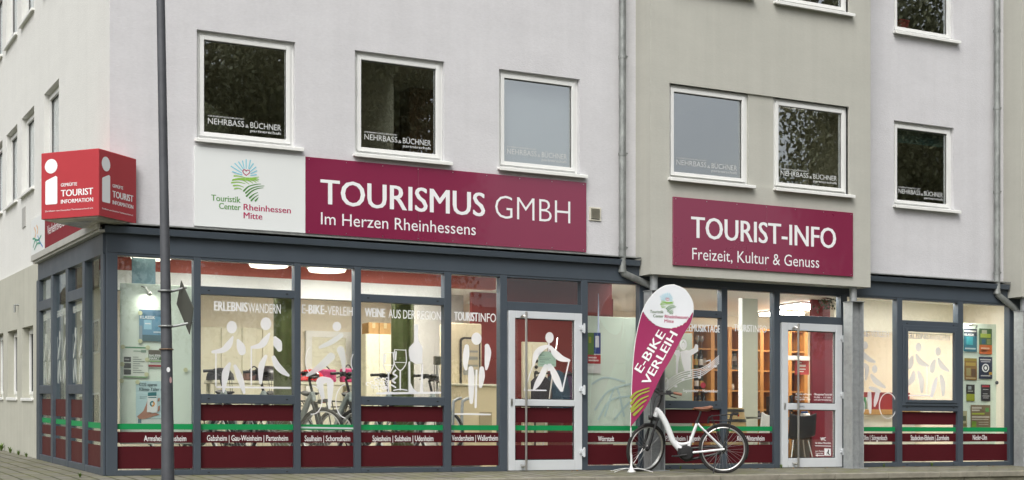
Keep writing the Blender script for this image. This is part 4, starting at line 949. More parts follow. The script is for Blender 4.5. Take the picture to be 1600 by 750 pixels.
# ================================================================== BICYCLES
def bike_mats(kind):
    if kind == 'white': fr = mat('white_bike_paint', (.72, .74, .75), .22, 0, coat=.6)
    else: fr = mat('silver_grey_bike_paint', (.33, .37, .35), .3, .3)
    return dict(fr=fr, bl=mat('black_bike_parts', (.012, .012, .013), .45), ty=mat('tyre_rubber', (.022, .021, .02), .8, 0, .2, 60, .3, 200), rim=mat('aluminium_rim', (.62, .62, .60), .3, .9), le=mat('brown_leather', (.20, .075, .038), .5, 0, .15, 30),
                sp=mat('spoke_steel', (.55, .55, .54), .3, 1), rd=mat('red_lens', (.4, .01, .01), .2), gl=mat('lamp_lens', (.7, .72, .72), .1))
def make_bike(kind, root, steer=0):
    """local frame: rear axle above the origin, +x forward, +z up, +y to the rider's left"""
    Mt = bike_mats(kind); S = .00927
    def L(u, v, y=0): return Vector(((1130 - u) * S, y, (740.2 - v) * S))
    root['local'] = 1
    def add(mb, name, m, parent=root, **k):
        o = mb.build(name, m, None, **k); o.parent = parent; return o
    # frame
    f = MB()
    f.tube(smooth([L(1027.5, 643), L(1033, 649), L(1040, 660), L(1047, 676), L(1053, 691), L(1062, 702), L(1070, 707)], 5), [.043]*25 + [.047]*6, 14)
    f.tube(smooth([L(1055, 690), L(1060, 694.5), L(1068, 696), L(1079, 693.5)], 4), .023, 12)
    f.tube([L(1075.5, 706), L(1079, 693), L(1091, 660)], [.026, .024, .022], 12)
    f.tube([L(1025.5, 653.5), L(1029.5, 640)], .034, 14)
    for y in (-.055, .055):
        f.tube(smooth([L(1091, 664, y*.3), L(1100, 674, y*.7), L(1128, 701, y)], 4), .0135, 10); f.tube([L(1079, 709, y*.6), L(1095, 707.5, y), L(1131, 703.5, y)], .0165, 10)
    add(f, 'frame', Mt['fr'], smooth=True)
    # motor, cranks
    mo = MB(); mx = Matrix.Translation(L(1073, 709.5)) @ Matrix.Rotation(R(90), 4, 'X')
    mo.lathe([(.03, -.062), (.085, -.058), (.108, -.03), (.108, .03), (.09, .058), (.03, .062)], (0,0,0), 24, mx)
    mo.box(L(1060, 0).x, L(1076, 0).x - .0, -.05, .05, L(0, 711).z, L(0, 702).z); add(mo, 'motor', Mt['bl'], smooth=True)
    cr = MB(); c = L(1073, 712); 
    for sgn, dx in ((1, .165), (-1, -.165)):
        cr.tube([c + Vector((0, .07*sgn, 0)), c + Vector((dx, .085*sgn, -.018*sgn))], [.016, .012], 8)
        cr.box(c.x + dx - .05, c.x + dx + .05, .09*sgn, .18*sgn, c.z - .03*sgn - .0, c.z - .03*sgn + .022)
    add(cr, 'crank', Mt['bl'], bev=.003)
    cc = MB(); cc.tube([c + Vector((.07, -.075, .04)), c + Vector((0, -.075, .085)), L(1110, 700, -.075), L(1134, 699, -.075), L(1137, 704, -.075), L(1130, 709, -.075), c + Vector((0, -.075, -.085)), c + Vector((.075, -.075, -.03))], .02, 8, closed=True); add(cc, 'chain_guard', Mt['bl'])
    # seat
    sp = MB(); sp.tube([L(1090, 662), L(1096, 645)], .0155, 10); sp.tube([L(1089.5, 664), L(1091, 659)], .028, 12); add(sp, 'seat_post', Mt['bl'])
    sd = MB(); stn = [(1085, 640.5, .022, .012), (1090, 641, .035, .02), (1097, 641.8, .06, .028), (1104, 641.4, .095, .034), (1110, 640, .105, .034), (1113, 639.5, .085, .02)]
    vs = []; n = 14
    for u, v, w_, h_ in stn:
        p = L(u, v)
        for k in range(n): t = 2*math.pi*k/n; vs.append(p + Vector((0, w_*math.cos(t), h_*math.sin(t)*(1 if math.sin(t) > 0 else 1.2))))
    fs = [(i*n+k, i*n+(k+1)%n, (i+1)*n+(k+1)%n, (i+1)*n+k) for i in range(len(stn)-1) for k in range(n)] + [tuple(range(n)), tuple(range((len(stn)-1)*n, len(stn)*n))]
    sd.add(vs, fs); add(sd, 'saddle', Mt['le'] if kind == 'white' else Mt['bl'], smooth=True)
    # wheels
    def wheel(c, X, A):                        # X radial axes via matrix: local wheel plane x-z, axle A
        def pt(r, t, o=0): return c + X @ Vector((r*math.cos(t), o, r*math.sin(t)))
        N = 48
        ty = MB(); ty.tube([pt(.330, 2*math.pi*k/N) for k in range(N)], .0225, 10, closed=True); w_ = add(ty, 'wheel', Mt['ty'], smooth=True)
        ri = MB()
        for o in (-.0105, .0105): ri.tube([pt(.303, 2*math.pi*k/N, o) for k in range(N)], .0085, 8, closed=True)
        add(ri, 'rim', Mt['rim'], w_, smooth=True)
        s_ = MB()
        for k in range(32):
            a = 2*math.pi*k/32; o = .03 if k % 2 else -.03; s_.tube([pt(.025, a + (.9 if k % 4 < 2 else -.9), o), pt(.298, a, 0)], .0013, 4, cap=False)
        add(s_, 'spokes', Mt['sp'], w_)
        hb = MB(); hb.tube([pt(0, 0, -.055), pt(0, 0, .055)], .022, 12); hb.tube([pt(0, 0, -.04), pt(0, 0, -.03)], .036, 12); hb.tube([pt(0, 0, .03), pt(0, 0, .04)], .036, 12); add(hb, 'hub', Mt['bl'], w_)
        return w_
    def fender(c, X, a0, a1, r=.366, w_=.028):
        m = MB(); vs = []; K_ = 28
        for k in range(K_ + 1):
            t = R(a0 + (a1 - a0) * k / K_)
            for o, dr in ((-w_, -.016), (-w_*.6, -.003), (0, 0), (w_*.6, -.003), (w_, -.016)): vs.append(c + X @ Vector(((r + dr)*math.cos(t), o, (r + dr)*math.sin(t))))
        m.add(vs, [(k*5+j, k*5+j+1, (k+1)*5+j+1, (k+1)*5+j) for k in range(K_) for j in range(4)])
        o = add(m, 'fender', Mt['bl'], smooth=True); md = o.modifiers.new('thick', 'SOLIDIFY'); md.thickness = .003
        return o
    ra_ = L(1130, 703); I3 = Matrix.Identity(3)
    wheel(ra_, I3, None); fender(ra_, I3, 40, 205)
    # rack
    rk = MB()
    for y in (-.07, .07):
        rk.tube(smooth([L(1107, 664, y*.5), L(1108, 656, y), L(1112, 653, y), L(1130, 651, y), L(1151, 649.5, y)], 4), .0075, 8); rk.tube([L(1110, 659.5, y), L(1144, 660, y)], .006, 8)
        rk.tube([L(1143, 651, y), L(1131, 700, y)], .009, 8); rk.tube([L(1112, 655, y), L(1130, 699, y)], .0065, 8)
    for u in (1113, 1122, 1132, 1142, 1151): rk.tube([L(u, 651.5, -.07), L(u, 651.5, .07)], .006, 8)
    rk.box(L(1153, 0).x, L(1143, 0).x, -.04, .04, L(0, 651.5).z, L(0, 647).z); add(rk, 'rack', Mt['bl'])
    tl = MB(); tl.box(L(1154, 0).x, L(1152.4, 0).x, -.04, .04, L(0, 653.5).z, L(0, 650).z); add(tl, 'rear_light', Mt['rd'], bev=.004)
    ks = MB(); ks.tube([L(1119, 711, .06), L(1112, 740, .19)], [.011, .009], 8); ks.tube([L(1119, 711, .06), L(1124, 706, .055)], .011, 8); add(ks, 'kickstand', Mt['bl'])
    # steering assembly turned about the head tube
    top = L(1029.5, 640); bot = L(1025.5, 653.5); ax = (top - bot).normalized()
    Q = Matrix.Rotation(R(steer), 3, ax)
    def T(p): return bot + Q @ (Vector(p) - bot)
    fc0 = bot + (-ax) * ((bot.z - .3525) / ax.z); fc = T(fc0)
    wheel(fc, Q, None); fender(fc, Q, 75, 175)
    fk = MB()
    for y in (-.055, .055): fk.tube([T(bot + Vector((0, y, -.03))), T(fc0 * .55 + bot * .45 + Vector((0, y, 0)))], .018, 10); fk.tube([T(fc0 * .5 + bot * .5 + Vector((0, y, 0))), T(fc0 + Vector((0, y, 0)))], .022, 10)
    fk.tube([T(bot + Vector((0, -.06, -.035))), T(bot + Vector((0, .06, -.035)))], .026, 10); add(fk, 'fork', Mt['bl'], smooth=True)
    hb = MB(); st = top + ax * .20; hb.tube([T(top), T(st)], .019, 10); bc = st + Vector((.045, 0, .01)); hb.tube([T(st), T(bc)], .02, 10)
    for y in (-1, 1):
        hb.tube(smooth([T(bc), T(bc + Vector((.0, .12*y, .02))), T(bc + Vector((-.05, .23*y, .045))), T(bc + Vector((-.13, .32*y, .03)))], 4), .015, 10)
        hb.tube([T(bc + Vector((-.02, .17*y, .02))), T(bc + Vector((-.0, .25*y, .0))), T(bc + Vector((-.06, .30*y, -.02)))], .008, 8)
        hb.box(-.035, .035, -.03, .03, -.025, .035, Matrix.Translation(T(bc + Vector((-.02, .17*y, .035)))))
    H = add(hb, 'handlebar', Mt['bl'], smooth=False)
    for y in (-1, 1):
        gp = MB(); gp.tube([T(bc + Vector((-.055, .235*y, .045))), T(bc + Vector((-.135, .325*y, .03)))], [.019, .022], 10); add(gp, 'grip', Mt['le'] if kind == 'white' else Mt['bl'], H, smooth=True)
    dp = MB(); dp.box(-.045, .045, -.06, .06, -.012, .018, Matrix.Translation(T(bc + Vector((0, 0, .05)))) @ Matrix.Rotation(R(-25), 4, 'Y')); add(dp, 'display', Mt['bl'], H, bev=.004)
    cb = MB()
    for y in (-.05, .05): cb.tube(smooth([T(bc + Vector((.01, y*3, .02))), T(bc + Vector((.10, y, -.04))), T(bot + Vector((.07, y*.5, .02))), T(bot + Vector((-.0, y*.4, -.12)))], 5), .0035, 6)
    add(cb, 'cable', Mt['bl'], H)
    hl_ = MB(); hc = T(bot + Vector((.085, 0, -.01))); hl_.lathe([(.012, -.03), (.03, -.02), (.034, .025), (.03, .03)], hc, 14, Matrix.Rotation(R(90), 4, 'Y') @ Matrix.Identity(4)); hl_.tube([T(bot + Vector((.02, 0, -.02))), hc], .008, 6); add(hl_, 'headlight', Mt['bl'], smooth=True)
    return root
BK = 20.55
p0 = PD(1130, 740.2, BK); p0.z = SLP * p0.y
fw = -RGT
b1 = empty('bicycle', p0, 'white step-through electric bicycle with brown saddle parked on the paving by the flag', 'bicycle', rz=math.atan2(fw.y, fw.x), local=True)
make_bike('white', b1, steer=37)
# ================================================================== SHOP INTERIOR
M_FLR = mat('shop_floor', (.46, .43, .37), .45, 0, .06, 1)
M_CEI = mat('ceiling_white', (.86, .85, .81), .9)
M_CRM = mat('cream_wall_paint', (.74, .68, .56), .9, 0, .03, 1)
M_REDW = mat('brick_red_wall_paint', (.15, .018, .018), .75, 0, .08, 1.2)
M_TER = mat('terracotta_paint', (.42, .115, .09), .85)
M_GCOL = mat('olive_green_metal', (.095, .115, .04), .34, .5, .1, 8)
M_CAB = mat('ivory_laminate', (.68, .65, .50), .45)
M_PAN = mat('pale_green_board', (.68, .78, .66), .7, 0, .03, 2)
M_OAK = mat('orange_beech', (.55, .25, .06), .5, 0, .12, 5, stretch=(1, 1, .25))
M_OAKD = mat('beech_back_panel', (.24, .11, .035), .6, 0, .1, 4)
M_BLK = mat('black_plastic', (.015, .015, .017), .5)
M_WPL = mat('white_plastic', (.75, .75, .72), .4)
M_FILL = mat('fill_diffuser', (.8, .8, .75), .5, emis=(1, .96, .89), estr=27)
ZC = 2.80
m = MB(); m.add([(.03, .05, .006), (15.18, .05, .006), (15.18, 5.0, .006), (.03, 5.0, .006)], [(0,1,2,3)]); structure(m.build('floor', M_FLR))
m = MB(); m.box(.03, 15.18, .09, 5.0, ZC, ZC + .1); m.build('ceiling', M_CEI, B)
m = MB(); m.box(.03, 15.2, 4.9, 5.0, 0, ZC); m.box(15.12, 15.2, .1, 4.9, 0, ZC); m.box(.03, .12, 4.62, 4.9, 0, ZC); m.build('interior_wall', M_CRM, B)
m = MB(); m.box(P(738, 500, 3.0).x, P(958, 500, 3.0).x, 3.0, 3.1, .01, ZC - .001); m.build('red_partition', M_REDW, B)
m = MB(); m.box(P(645, 500, 3.6).x, P(738, 500, 3.05).x + .1, 3.6, 3.68, .01, ZC - .001); m.build('white_partition', mat('partition_paint', (.50, .49, .46), .9), B)
m = MB(); m.box(.15, P(775, 440, 1.0).x, 1.0, 1.16, 2.63, ZC - .001); m.build('ceiling_beam', M_TER, B)
m = MB(); m.box(.15, P(705, 440, 1.0).x, 1.003, 1.15, 2.37, 2.628); m.build('white_bulkhead', mat('white_wall_paint', (.82, .82, .80), .9), B)
m = MB(); m.box(P(1303, 480, 1.2).x, P(1562, 480, 1.2).x, 1.2, 1.3, 2.27, ZC - .001); m.build('cream_bulkhead', mat('pale_cream_paint', (.80, .75, .63), .9), B)
m = MB(); m.box(P(781, 440, .45).x, P(956, 440, .45).x, .45, .52, 2.28, ZC - .001); m.build('red_bulkhead', mat('dark_red_paint', (.15, .016, .016), .8, 0, .1, 2), B)
for u, y in ((446, 1.45), (629, 1.35)):
    c = P(u, 600, y); m = MB(); m.cyl((c.x, y, .006), .165, ZC - .008, 32); m.build('interior_column', M_GCOL, B, smooth=True)
def ceil_y(u, v, z): d = (z - EYE.z) * FPX / (HOR - v); return EYE + ray(u, v) * d
def round_lamp(x, y, r, label):
    e = empty('ceiling_lamp', (x, y, ZC), label, 'ceiling lamp', 'round shop ceiling lamps')
    m = MB(); m.lathe([(r, ZC - .045), (r + .015, ZC - .04), (r + .015, ZC - .002), (r, ZC - .001)], (x, y, 0), 32); m.build('rim', M_WPL, e, smooth=True)
    m = MB(); m.lathe([(r * .9, ZC - .09), (r * .98, ZC - .046)], (x, y, 0), 32); m.build('diffuser', mat('ring_lamp_diffuser', (.8, .78, .7), .5, emis=(1, .93, .78), estr=1.6), e)
for u, v, lb in ((420, 412.5, 'round lit ceiling lamp behind the top pane of the hiking window'), (511, 420, 'round lit ceiling lamp at the top of the e-bike window'), (236, 400, 'round lit ceiling lamp above the corner poster window')):
    q = ceil_y(u, v, ZC - .05); round_lamp(q.x, q.y, .27, lb)
k = 0  # emitting panels added only to brighten the shop, not known fittings
for x, y in ((1.7, 2.3), (3.6, 2.2), (5.2, 2.0), (7.0, 1.2), (5.0, 3.0), (12.4, 2.2), (13.9, 2.2), (13.0, 3.6), (8.6, 3.9)) + tuple((.75 + .78 * j, .22) for j in range(6)) + tuple((7.9 + .8 * j, .22) for j in range(9)):
    k += 1; hy = .29 if y > 1 else .10
    e = empty('fill_panel', (x, y, ZC), 'flush light panel added to brighten the shop interior', 'ceiling lamp', 'added shop fill lights')
    m = MB(); m.box(x - .32, x + .32, y - hy - .03, y + hy + .03, ZC - .03, ZC - .002); m.build('frame', M_WPL, e)
    m = MB(); m.box(x - .29, x + .29, y - hy, y + hy, ZC - (.075 if y > 1 else .045), ZC - .031); m.build('diffuser', M_FILL, e)
# --- built-in door with a blind at the back
ya = 4.88
m = MB(); x0, x1, zt = P(477, 500, ya).x, P(548, 500, ya).x, P(510, 518, ya).z
m.box(x0, x0 + .1, ya - .05, ya + .01, 0, zt); m.box(x1 - .1, x1, ya - .05, ya + .01, 0, zt); m.box(x0 + .1, x1 - .1, ya - .05, ya + .01, zt - .1, zt); D3 = m.build('inner_door', M_WPL, B)
m = MB()
for j in range(26): m.box(x0 + .1, x1 - .1, ya - .03 + .004 * (j % 2), ya - .02, zt - .14 - .07 * j, zt - .10 - .07 * j + .026)
put(m.build('blind', mat('ivory_blind', (.74, .72, .58), .6)), D3)
def cabinet(name, u0, u1, vt, y, dp, n, m_, label, cat, zb=.01, handles=True, group=None):
    x0, x1, zt = P(u0, 600, y).x, P(u1, 600, y).x, P((u0+u1)/2, vt, y).z
    e = empty(name, ((x0+x1)/2, y, zb), label, cat, group)
    m = MB(); m.box(x0, x1, y, y + dp, zb, zt); m.build('carcass', m_, e, bev=.004)
    for j in range(n):
        a = x0 + (x1-x0)*j/n; b = x0 + (x1-x0)*(j+1)/n
        m = MB(); m.box(a + .006, b - .006, y - .02, y - .001, zb + .06, zt - .01); d = m.build('door', m_, e, bev=.003)
        if handles: m = MB(); m.tube([(b - .06, y - .03, (zb+zt)/2 - .3), (b - .06, y - .03, (zb+zt)/2 - .16)], .008, 8); put(m.build('handle', M_STEEL), d)
    return e, x0, x1, zt
cabinet('cupboard', 312, 441, 512, 4.4, .45, 4, M_CAB, 'wide ivory cupboard on the back wall behind the hiking figures', 'cupboard')
e, cx0, cx1_, czt = cabinet('cupboard', 571, 612, 522, 4.0, .5, 2, M_CAB, 'tall ivory cupboard with cardboard boxes on top behind the wine window', 'cupboard')
M_CARD = mat('brown_cardboard', (.42, .25, .10), .85, 0, .08, 10)
for u0, u1, vt, lb in ((576, 592, 504, 'left cardboard box on the tall ivory cupboard'), (593, 611, 502, 'right cardboard box with flaps on the tall ivory cupboard')):
    a, b = P(u0, 500, 4.05).x, P(u1, 500, 4.05).x; e = empty('cardboard_box', ((a+b)/2, 4.2, czt), lb, 'box')
    m = MB(); m.box(a, b, 4.05, 4.35, czt + .001, czt + .19); m.build('body', M_CARD, e, bev=.004); m = MB(); m.box((a+b)/2 - .025, (a+b)/2 + .025, 4.046, 4.049, czt + .1, czt + .19); m.build('tape', mat('tape', (.5, .4, .22), .3), e)
# --- kiosk, counter, hoops, tripod
yk = 2.2; x0, x1, zt = P(703, 500, yk).x, P(753, 500, yk).x, P(730, 505, yk).z
e = empty('info_kiosk', ((x0+x1)/2, yk, 0), 'beige information terminal with a black framed rounded screen', 'kiosk')
m = MB(); m.box(x0, x1, yk, yk + .4, .01, zt); m.build('housing', mat('beige_housing', (.50, .43, .30), .5), e, bev=.02, seg=2)
sx0, sx1, sz0, sz1 = P(718, 500, yk).x, P(750, 500, yk).x, P(730, 606, yk).z, P(730, 527, yk).z
def rrect(a, b, c, d, r, y, n=6):
    o = []
    for (cx, cz, a0) in ((b-r, d-r, 0), (a+r, d-r, 90), (a+r, c+r, 180), (b-r, c+r, 270)):
        o += [(cx + r*math.cos(R(a0 + 90*i/n)), y, cz + r*math.sin(R(a0 + 90*i/n))) for i in range(n+1)]
    return o
m = MB(); m.prism(rrect(sx0, sx1, sz0, sz1, .07, yk - .02), (0, 1, 0), .018); m.build('bezel', M_BLK, e)
m = MB(); m.prism(rrect(sx0 + .03, sx1 - .03, sz0 + .03, sz1 - .03, .05, yk - .024), (0, 1, 0), .003); m.build('screen', mat('kiosk_screen', (.42, .36, .26), .25), e)
m = MB()
for a, b, mt_ in ((.25, .36, 0), (.42, .46, 0), (.55, .62, 0), (.7, .74, 0)): m.box(sx0 + .05, sx1 - .05, yk - .0265, yk - .0245, sz0 + (sz1-sz0)*a, sz0 + (sz1-sz0)*b)
m.build('screen_image', mat('screen_bands', (.2, .2, .18), .4), e)
yc_ = 1.7; x0, x1, zt = P(706, 600, yc_).x, P(776, 600, yc_).x, P(740, 600, yc_).z
e = empty('counter', ((x0+x1)/2, yc_, 0), 'cream front counter below the information terminal', 'counter')
m = MB(); m.box(x0, x1, yc_, yc_ + .45, .01, zt - .03); m.build('body', mat('cream_laminate', (.66, .56, .36), .5), e); m = MB(); m.box(x0 - .02, x1 + .02, yc_ - .03, yc_ + .46, zt - .029, zt); m.build('counter_top', M_CAB, e, bev=.004)
m = MB(); m.box(P(749, 640, yc_).x, P(768, 640, yc_).x, yc_ - .012, yc_ - .001, P(749, 690, yc_).z, P(749, 644, yc_).z); m.build('front_flap', mat('taupe_laminate', (.36, .30, .18), .5), e)
e = empty('hoop_stand', P(715, 690, 1.0), 'grey steel double hoop stand behind the tourist info window', 'stand')
for u in (705, 719):
    c = P(u, 600, 1.0); m = MB(); h_ = P(u, 622, 1.0).z
    m.tube(smooth([(c.x + .03, 1.0, .01), (c.x + .03, 1.0, h_ - .15), (c.x + .07, 1.0, h_ - .03), (c.x + .16, 1.0, h_)], 4), .022, 10); m.build('hoop', M_GALV, e, smooth=True)
e = empty('measuring_stand', P(683, 690, 1.6), 'slim stand with a small boxy device in front of the bright white wall', 'stand')
c = P(683, 600, 1.6); zt = P(683, 570, 1.6).z
m = MB(); m.tube([(c.x, 1.6, .01), (c.x, 1.6, zt)], .016, 8); m.build('pole', M_STEEL, e)
m = MB(); m.box(c.x - .05, c.x + .05, 1.56, 1.64, zt, zt + .13); m.build('device', mat('olive_grey_plastic', (.10, .10, .075), .5), e, bev=.015, seg=2)
m = MB(); m.lathe([(.2, .006), (.2, .02), (.03, .03)], (c.x, 1.6, .002), 20); m.build('foot', M_BLK, e)
m = MB(); m.tube(smooth([(c.x - .04, 1.6, zt), (c.x - .05, 1.6, zt - .3), (c.x - .03, 1.6, zt - .6), (c.x - .06, 1.6, .4)], 4), .006, 6); m.build('cable', M_BLK, e)
# --- behind the left door: inner door, coats, rod
m = MB(); x0, x1, zt = P(819, 600, 2.9).x, P(857, 600, 2.9).x, P(830, 534, 2.9).z; xm = P(832, 600, 2.9).x
m.box(x0, x1, 2.93, 2.999, .01, zt); d4 = m.build('inner_door', M_CAB, B)
m = MB(); m.box(xm, x1 - .02, 2.90, 2.929, .01, zt - .05); put(m.build('door_leaf', mat('pale_door', (.72, .66, .52), .5)), d4)
m = MB()
for v in (564, 573.5, 582): q = P(838, v, 2.88); m.ball((q.x, 2.88, q.z), .03, 8)
put(m.build('knob', M_BLK), d4)
def coat(u, v0, v1, y, wd, col, label):
    c = P(u, v0, y); zb = P(u, v1, y).z; m = MB(); vs = []; n = 14; st = [(.05, 0), (.5, .06), (.9, .16), (1, .4), (.95, .7), (1.05, 1)]
    for f, t in st:
        for j in range(n):
            a = 2*math.pi*j/n; r = wd * f * (1 + .12*math.sin(3*a + 5*t)); vs.append((c.x + r*math.cos(a), y + .5*r*math.sin(a), c.z + (zb - c.z)*t))
    m.add(vs, [(i*n+j, i*n+(j+1)%n, (i+1)*n+(j+1)%n, (i+1)*n+j) for i in range(len(st)-1) for j in range(n)] + [tuple(range(n)), tuple(range((len(st)-1)*n, len(st)*n))])
    tag(m.build('coat', mat('cloth_' + label.split()[0], col, .95), smooth=True), label, 'coat', 'coats behind the left door')
coat(845, 585, 655, 2.5, .19, (.018, .016, .024), 'black coat hanging behind the left glass door'); coat(872, 578, 652, 2.55, .2, (.02, .045, .075), 'blue coat hanging behind the left glass door'); coat(889, 580, 656, 2.6, .17, (.05, .02, .06), 'purple coat hanging behind the left glass door')
e = empty('coat_rail', P(865, 690, 2.5), 'dark rail carrying the coats behind the left glass door', 'coat rail')
m = MB(); a, b = P(836, 583, 2.52), P(896, 583, 2.52); m.tube([(a.x, 2.52, a.z), (b.x, 2.52, a.z)], .015, 8)
m.build('rail', M_BLK, e); m = MB()
for q in (a, b): m.tube([(q.x, 2.52, .01), (q.x, 2.52, a.z)], .015, 8); m.box(q.x - .02, q.x + .02, 2.3, 2.75, .008, .03)
m.build('upright', M_BLK, e)
m = MB(); a, b = P(871, 528, 2.0), P(851, 625, 1.7); b.z = max(b.z, .02); a2 = b + (b - a) * .9
m.tube([a, (b.x - .12, 1.62, .02)], .012, 8); tag(m.build('rod', M_STEEL), 'thin metal rod leaning behind the left glass door', 'rod')
# --- boards and posters
def lamp_light(c, e, pw=.7):                    # the lit clip spot throws its light down the board
    l = bpy.data.lights.new('spot_glow', 'AREA'); l.size = .12; l.energy = pw; l.color = (1, .97, .88); l.spread = R(170)
    o = bpy.data.objects.new('spot_glow', l); COL.objects.link(o); o.parent = e; p = c + Vector((0, -.0, -.05)); o.location = p - Vector(e.location)
    o.rotation_euler = Vector((0, -.75, 1)).to_track_quat('Z', 'Y').to_euler()
def rects(y, lst, name, m_, parent, k=0):
    m = MB()
    for u0, v0, u1, v1 in lst:
        a, b = P(u0, v1, y - .0012 - k*.0008), P(u1, v0, y - .0012 - k*.0008); m.add([(a.x, a.y, a.z), (b.x, a.y, a.z), (b.x, a.y, b.z), (a.x, a.y, b.z)], [(0,1,2,3)])
    return m.build(name, m_, parent)
def board(u0, u1, vt, vb, y, m_, label, th=.03):
    a, b = P(u0, vb, y), P(u1, vt, y); m = MB(); m.box(a.x, b.x, y, y + th, max(.01, a.z), b.z); return tag(m.build('display_board', m_, bev=.004), label, 'display board')
def poster(u0, v0, u1, v1, y, col, label, items=(), texts=(), slope=.02):
    nm = 'poster'; a, b = P(u0, v1, y), P(u1, v0, y); e = empty(nm, (a.x, y, a.z), label, 'poster')
    m = MB(); m.box(a.x, b.x, y, y + .003, a.z, b.z); m.build('sheet', mat('paper_%02x%02x%02x' % tuple(int(255*c) for c in col), col, .6), e)
    W, H = u1 - u0, v1 - v0
    for k, (x0, t, x1, bt, c) in enumerate(items):
        rects(y, [(u0 + W*x0, v0 + H*t, u0 + W*x1, v0 + H*bt)], 'print', mat('ink_%02x%02x%02x' % tuple(int(255*q) for q in c), c, .6), e, k % 6)
    for s_, x0, x1, bl, cap, c, bo in texts:
        t = MB(); ftext(t, s_, u0 + W*x0, u0 + W*x1, v0 + H*bl, H*cap, y - .007, bo); t.build('lettering', mat('ink_%02x%02x%02x' % tuple(int(255*q) for q in c), c, .6), e)
    return e
YB1 = .20
board(188, 299.5, 447, 694, YB1, M_PAN, 'pale green display board filling the corner window', .025)
yp = YB1 - .02
DK = (.03, .06, .06); WHT = (.8, .82, .8)
poster(217.5, 485, 258, 532.5, yp, (.13, .30, .42), 'blue concert poster at the top of the corner window', [(.0, .0, 1, .18, (.08, .17, .25)), (.18, .32, .48, .62, (.30, .55, .66)), (.0, .82, 1, 1, (.06, .14, .16)), (0, .5, .12, 1, (.25, .33, .36)), (.55, .70, .95, .74, (.5, .62, .66)), (.22, .42, .44, .45, (.75, .8, .8)), (.22, .5, .4, .53, (.75, .8, .8))], [('KLASSIK', .03, .62, .27, .1, WHT, .03)])
poster(192, 541, 231.5, 590, yp, (.66, .72, .62), 'pale sheet with three small photographs in the corner window', [(.02, .03, 1, .055, (.10, .3, .14)), (.02, .97, .98, .99, (.15, .35, .12))] + [(.04, .34 + .2*k, .32, .5 + .2*k, (.05, .06, .05)) for k in range(3)] + [(.07, .40 + .2*k, .25, .44 + .2*k, (.35, .36, .33)) for k in range(3)] + [(.40, .34 + .07*k, .62 + .3*((k*7) % 5)/5, .355 + .07*k, (.2, .25, .2)) for k in range(8)] + [(.42, .14, .8, .17, (.3, .4, .3)), (.72, .12, .92, .2, (.2, .3, .22))])
poster(232, 547.5, 259, 574, yp, (.62, .68, .58), 'small farmers market flyer in the corner window', [(0, .0, 1, .28, (.10, .09, .06)), (0, .28, 1, .55, (.05, .14, .04)), (0, .62, 1, .66, (.2, .4, .12)), (0, .86, 1, .96, (.3, .03, .03)), (.1, .7, .8, .74, (.3, .3, .28))], [('BAUERN', .05, .75, .37, .14, WHT, .03), ('MARKT', .05, .65, .54, .14, WHT, .03)])
e = poster(212.5, 596, 262, 662, yp, (.46, .64, .64), 'light blue poster of a hand holding a phone in the corner window', [(.0, .86, 1, 1, (.60, .66, .60)), (.06, .89, .17, .99, (.12, .2, .22)), (.06, .875, .8, .885, (.2, .3, .3)), (.12, .35, .36, .365, (.3, .42, .42)), (.12, .385, .3, .4, (.3, .42, .42))], [('CO2 sparen', .1, .66, .105, .075, (.03, .07, .08), .02), ('Klima-Taler sam', .1, .98, .215, .075, (.03, .07, .08), .02)])
F = Flat(lambda u, v: P(u, v, yp - .006), NF)
F.shape([(214, 651), (224, 642), (229, 630), (231, 623), (234, 622), (233, 640), (237, 646), (243, 645), (250, 648), (238, 651), (228, 654), (218, 655)]); F.shape([(247, 635), (250, 633), (249.5, 641), (246, 644)]); F.shape([(247, 622), (250, 622), (249, 627), (246, 627)])
F.mb.build('hand_print', mat('hand_print_ink', (.40, .21, .14), .6), e)
F = Flat(lambda u, v: P(u, v, yp - .010), NF); F.shape([(231, 613.5), (244.5, 612.5), (244.5, 622), (231, 622)]); F.mb.build('phone_back_print', mat('teal_ink', (.02, .16, .17), .5), e)
F = Flat(lambda u, v: P(u, v, yp - .0125), NF); F.shape([(230.5, 619), (245, 618.5), (246, 645), (229.5, 644)]); F.mb.build('phone_print', mat('paper_white_ink', (.72, .76, .73), .5), e)
F = Flat(lambda u, v: P(u, v, yp - .0135), NF); F.ring(238, 631, 4, 4.6, 2.4, -60, 100, 14); F.mb.build('chart_print', mat('orange_ring_ink', (.6, .28, .04)), e)
F = Flat(lambda u, v: P(u, v, yp - .0135), NF); F.ring(238, 631, 4, 4.6, 2.4, 100, 300, 14); F.shape([(231.5, 620.4), (244.4, 620), (244.4, 621.6), (231.5, 621.8)]); F.mb.build('chart_print', mat('teal_ink', (.02, .16, .17)), e)
m = MB()
for u, v in ((192, 542), (231, 543), (191, 569), (229, 585), (190, 595), (219, 489), (290, 578), (215, 597), (219, 533), (230, 562)):
    q = P(u, v, yp - .006); m.tube([(q.x, yp - .008, q.z), (q.x, yp - .004, q.z)], .028, 12)
tag(m.build('tape_dots', mat('pale_yellow_dot', (.55, .58, .34), .6)), 'round pale yellow sticky dots fixing the posters in the corner window', 'sticker', kind='stuff')
m = MB(); a, b = P(206, 446, .30), P(243, 403, .30); m.box(a.x, b.x, .30, .305, a.z, b.z); tag(m.build('card_banner', mat('grey_blue_card', (.20, .33, .38), .5, 0, .06, 4)), 'grey blue card hanging above the pale board in the corner window', 'panel')
e = empty('spot_lamp', P(222, 447, YB1), 'small chrome clip spot lamp over the corner display board', 'lamp')
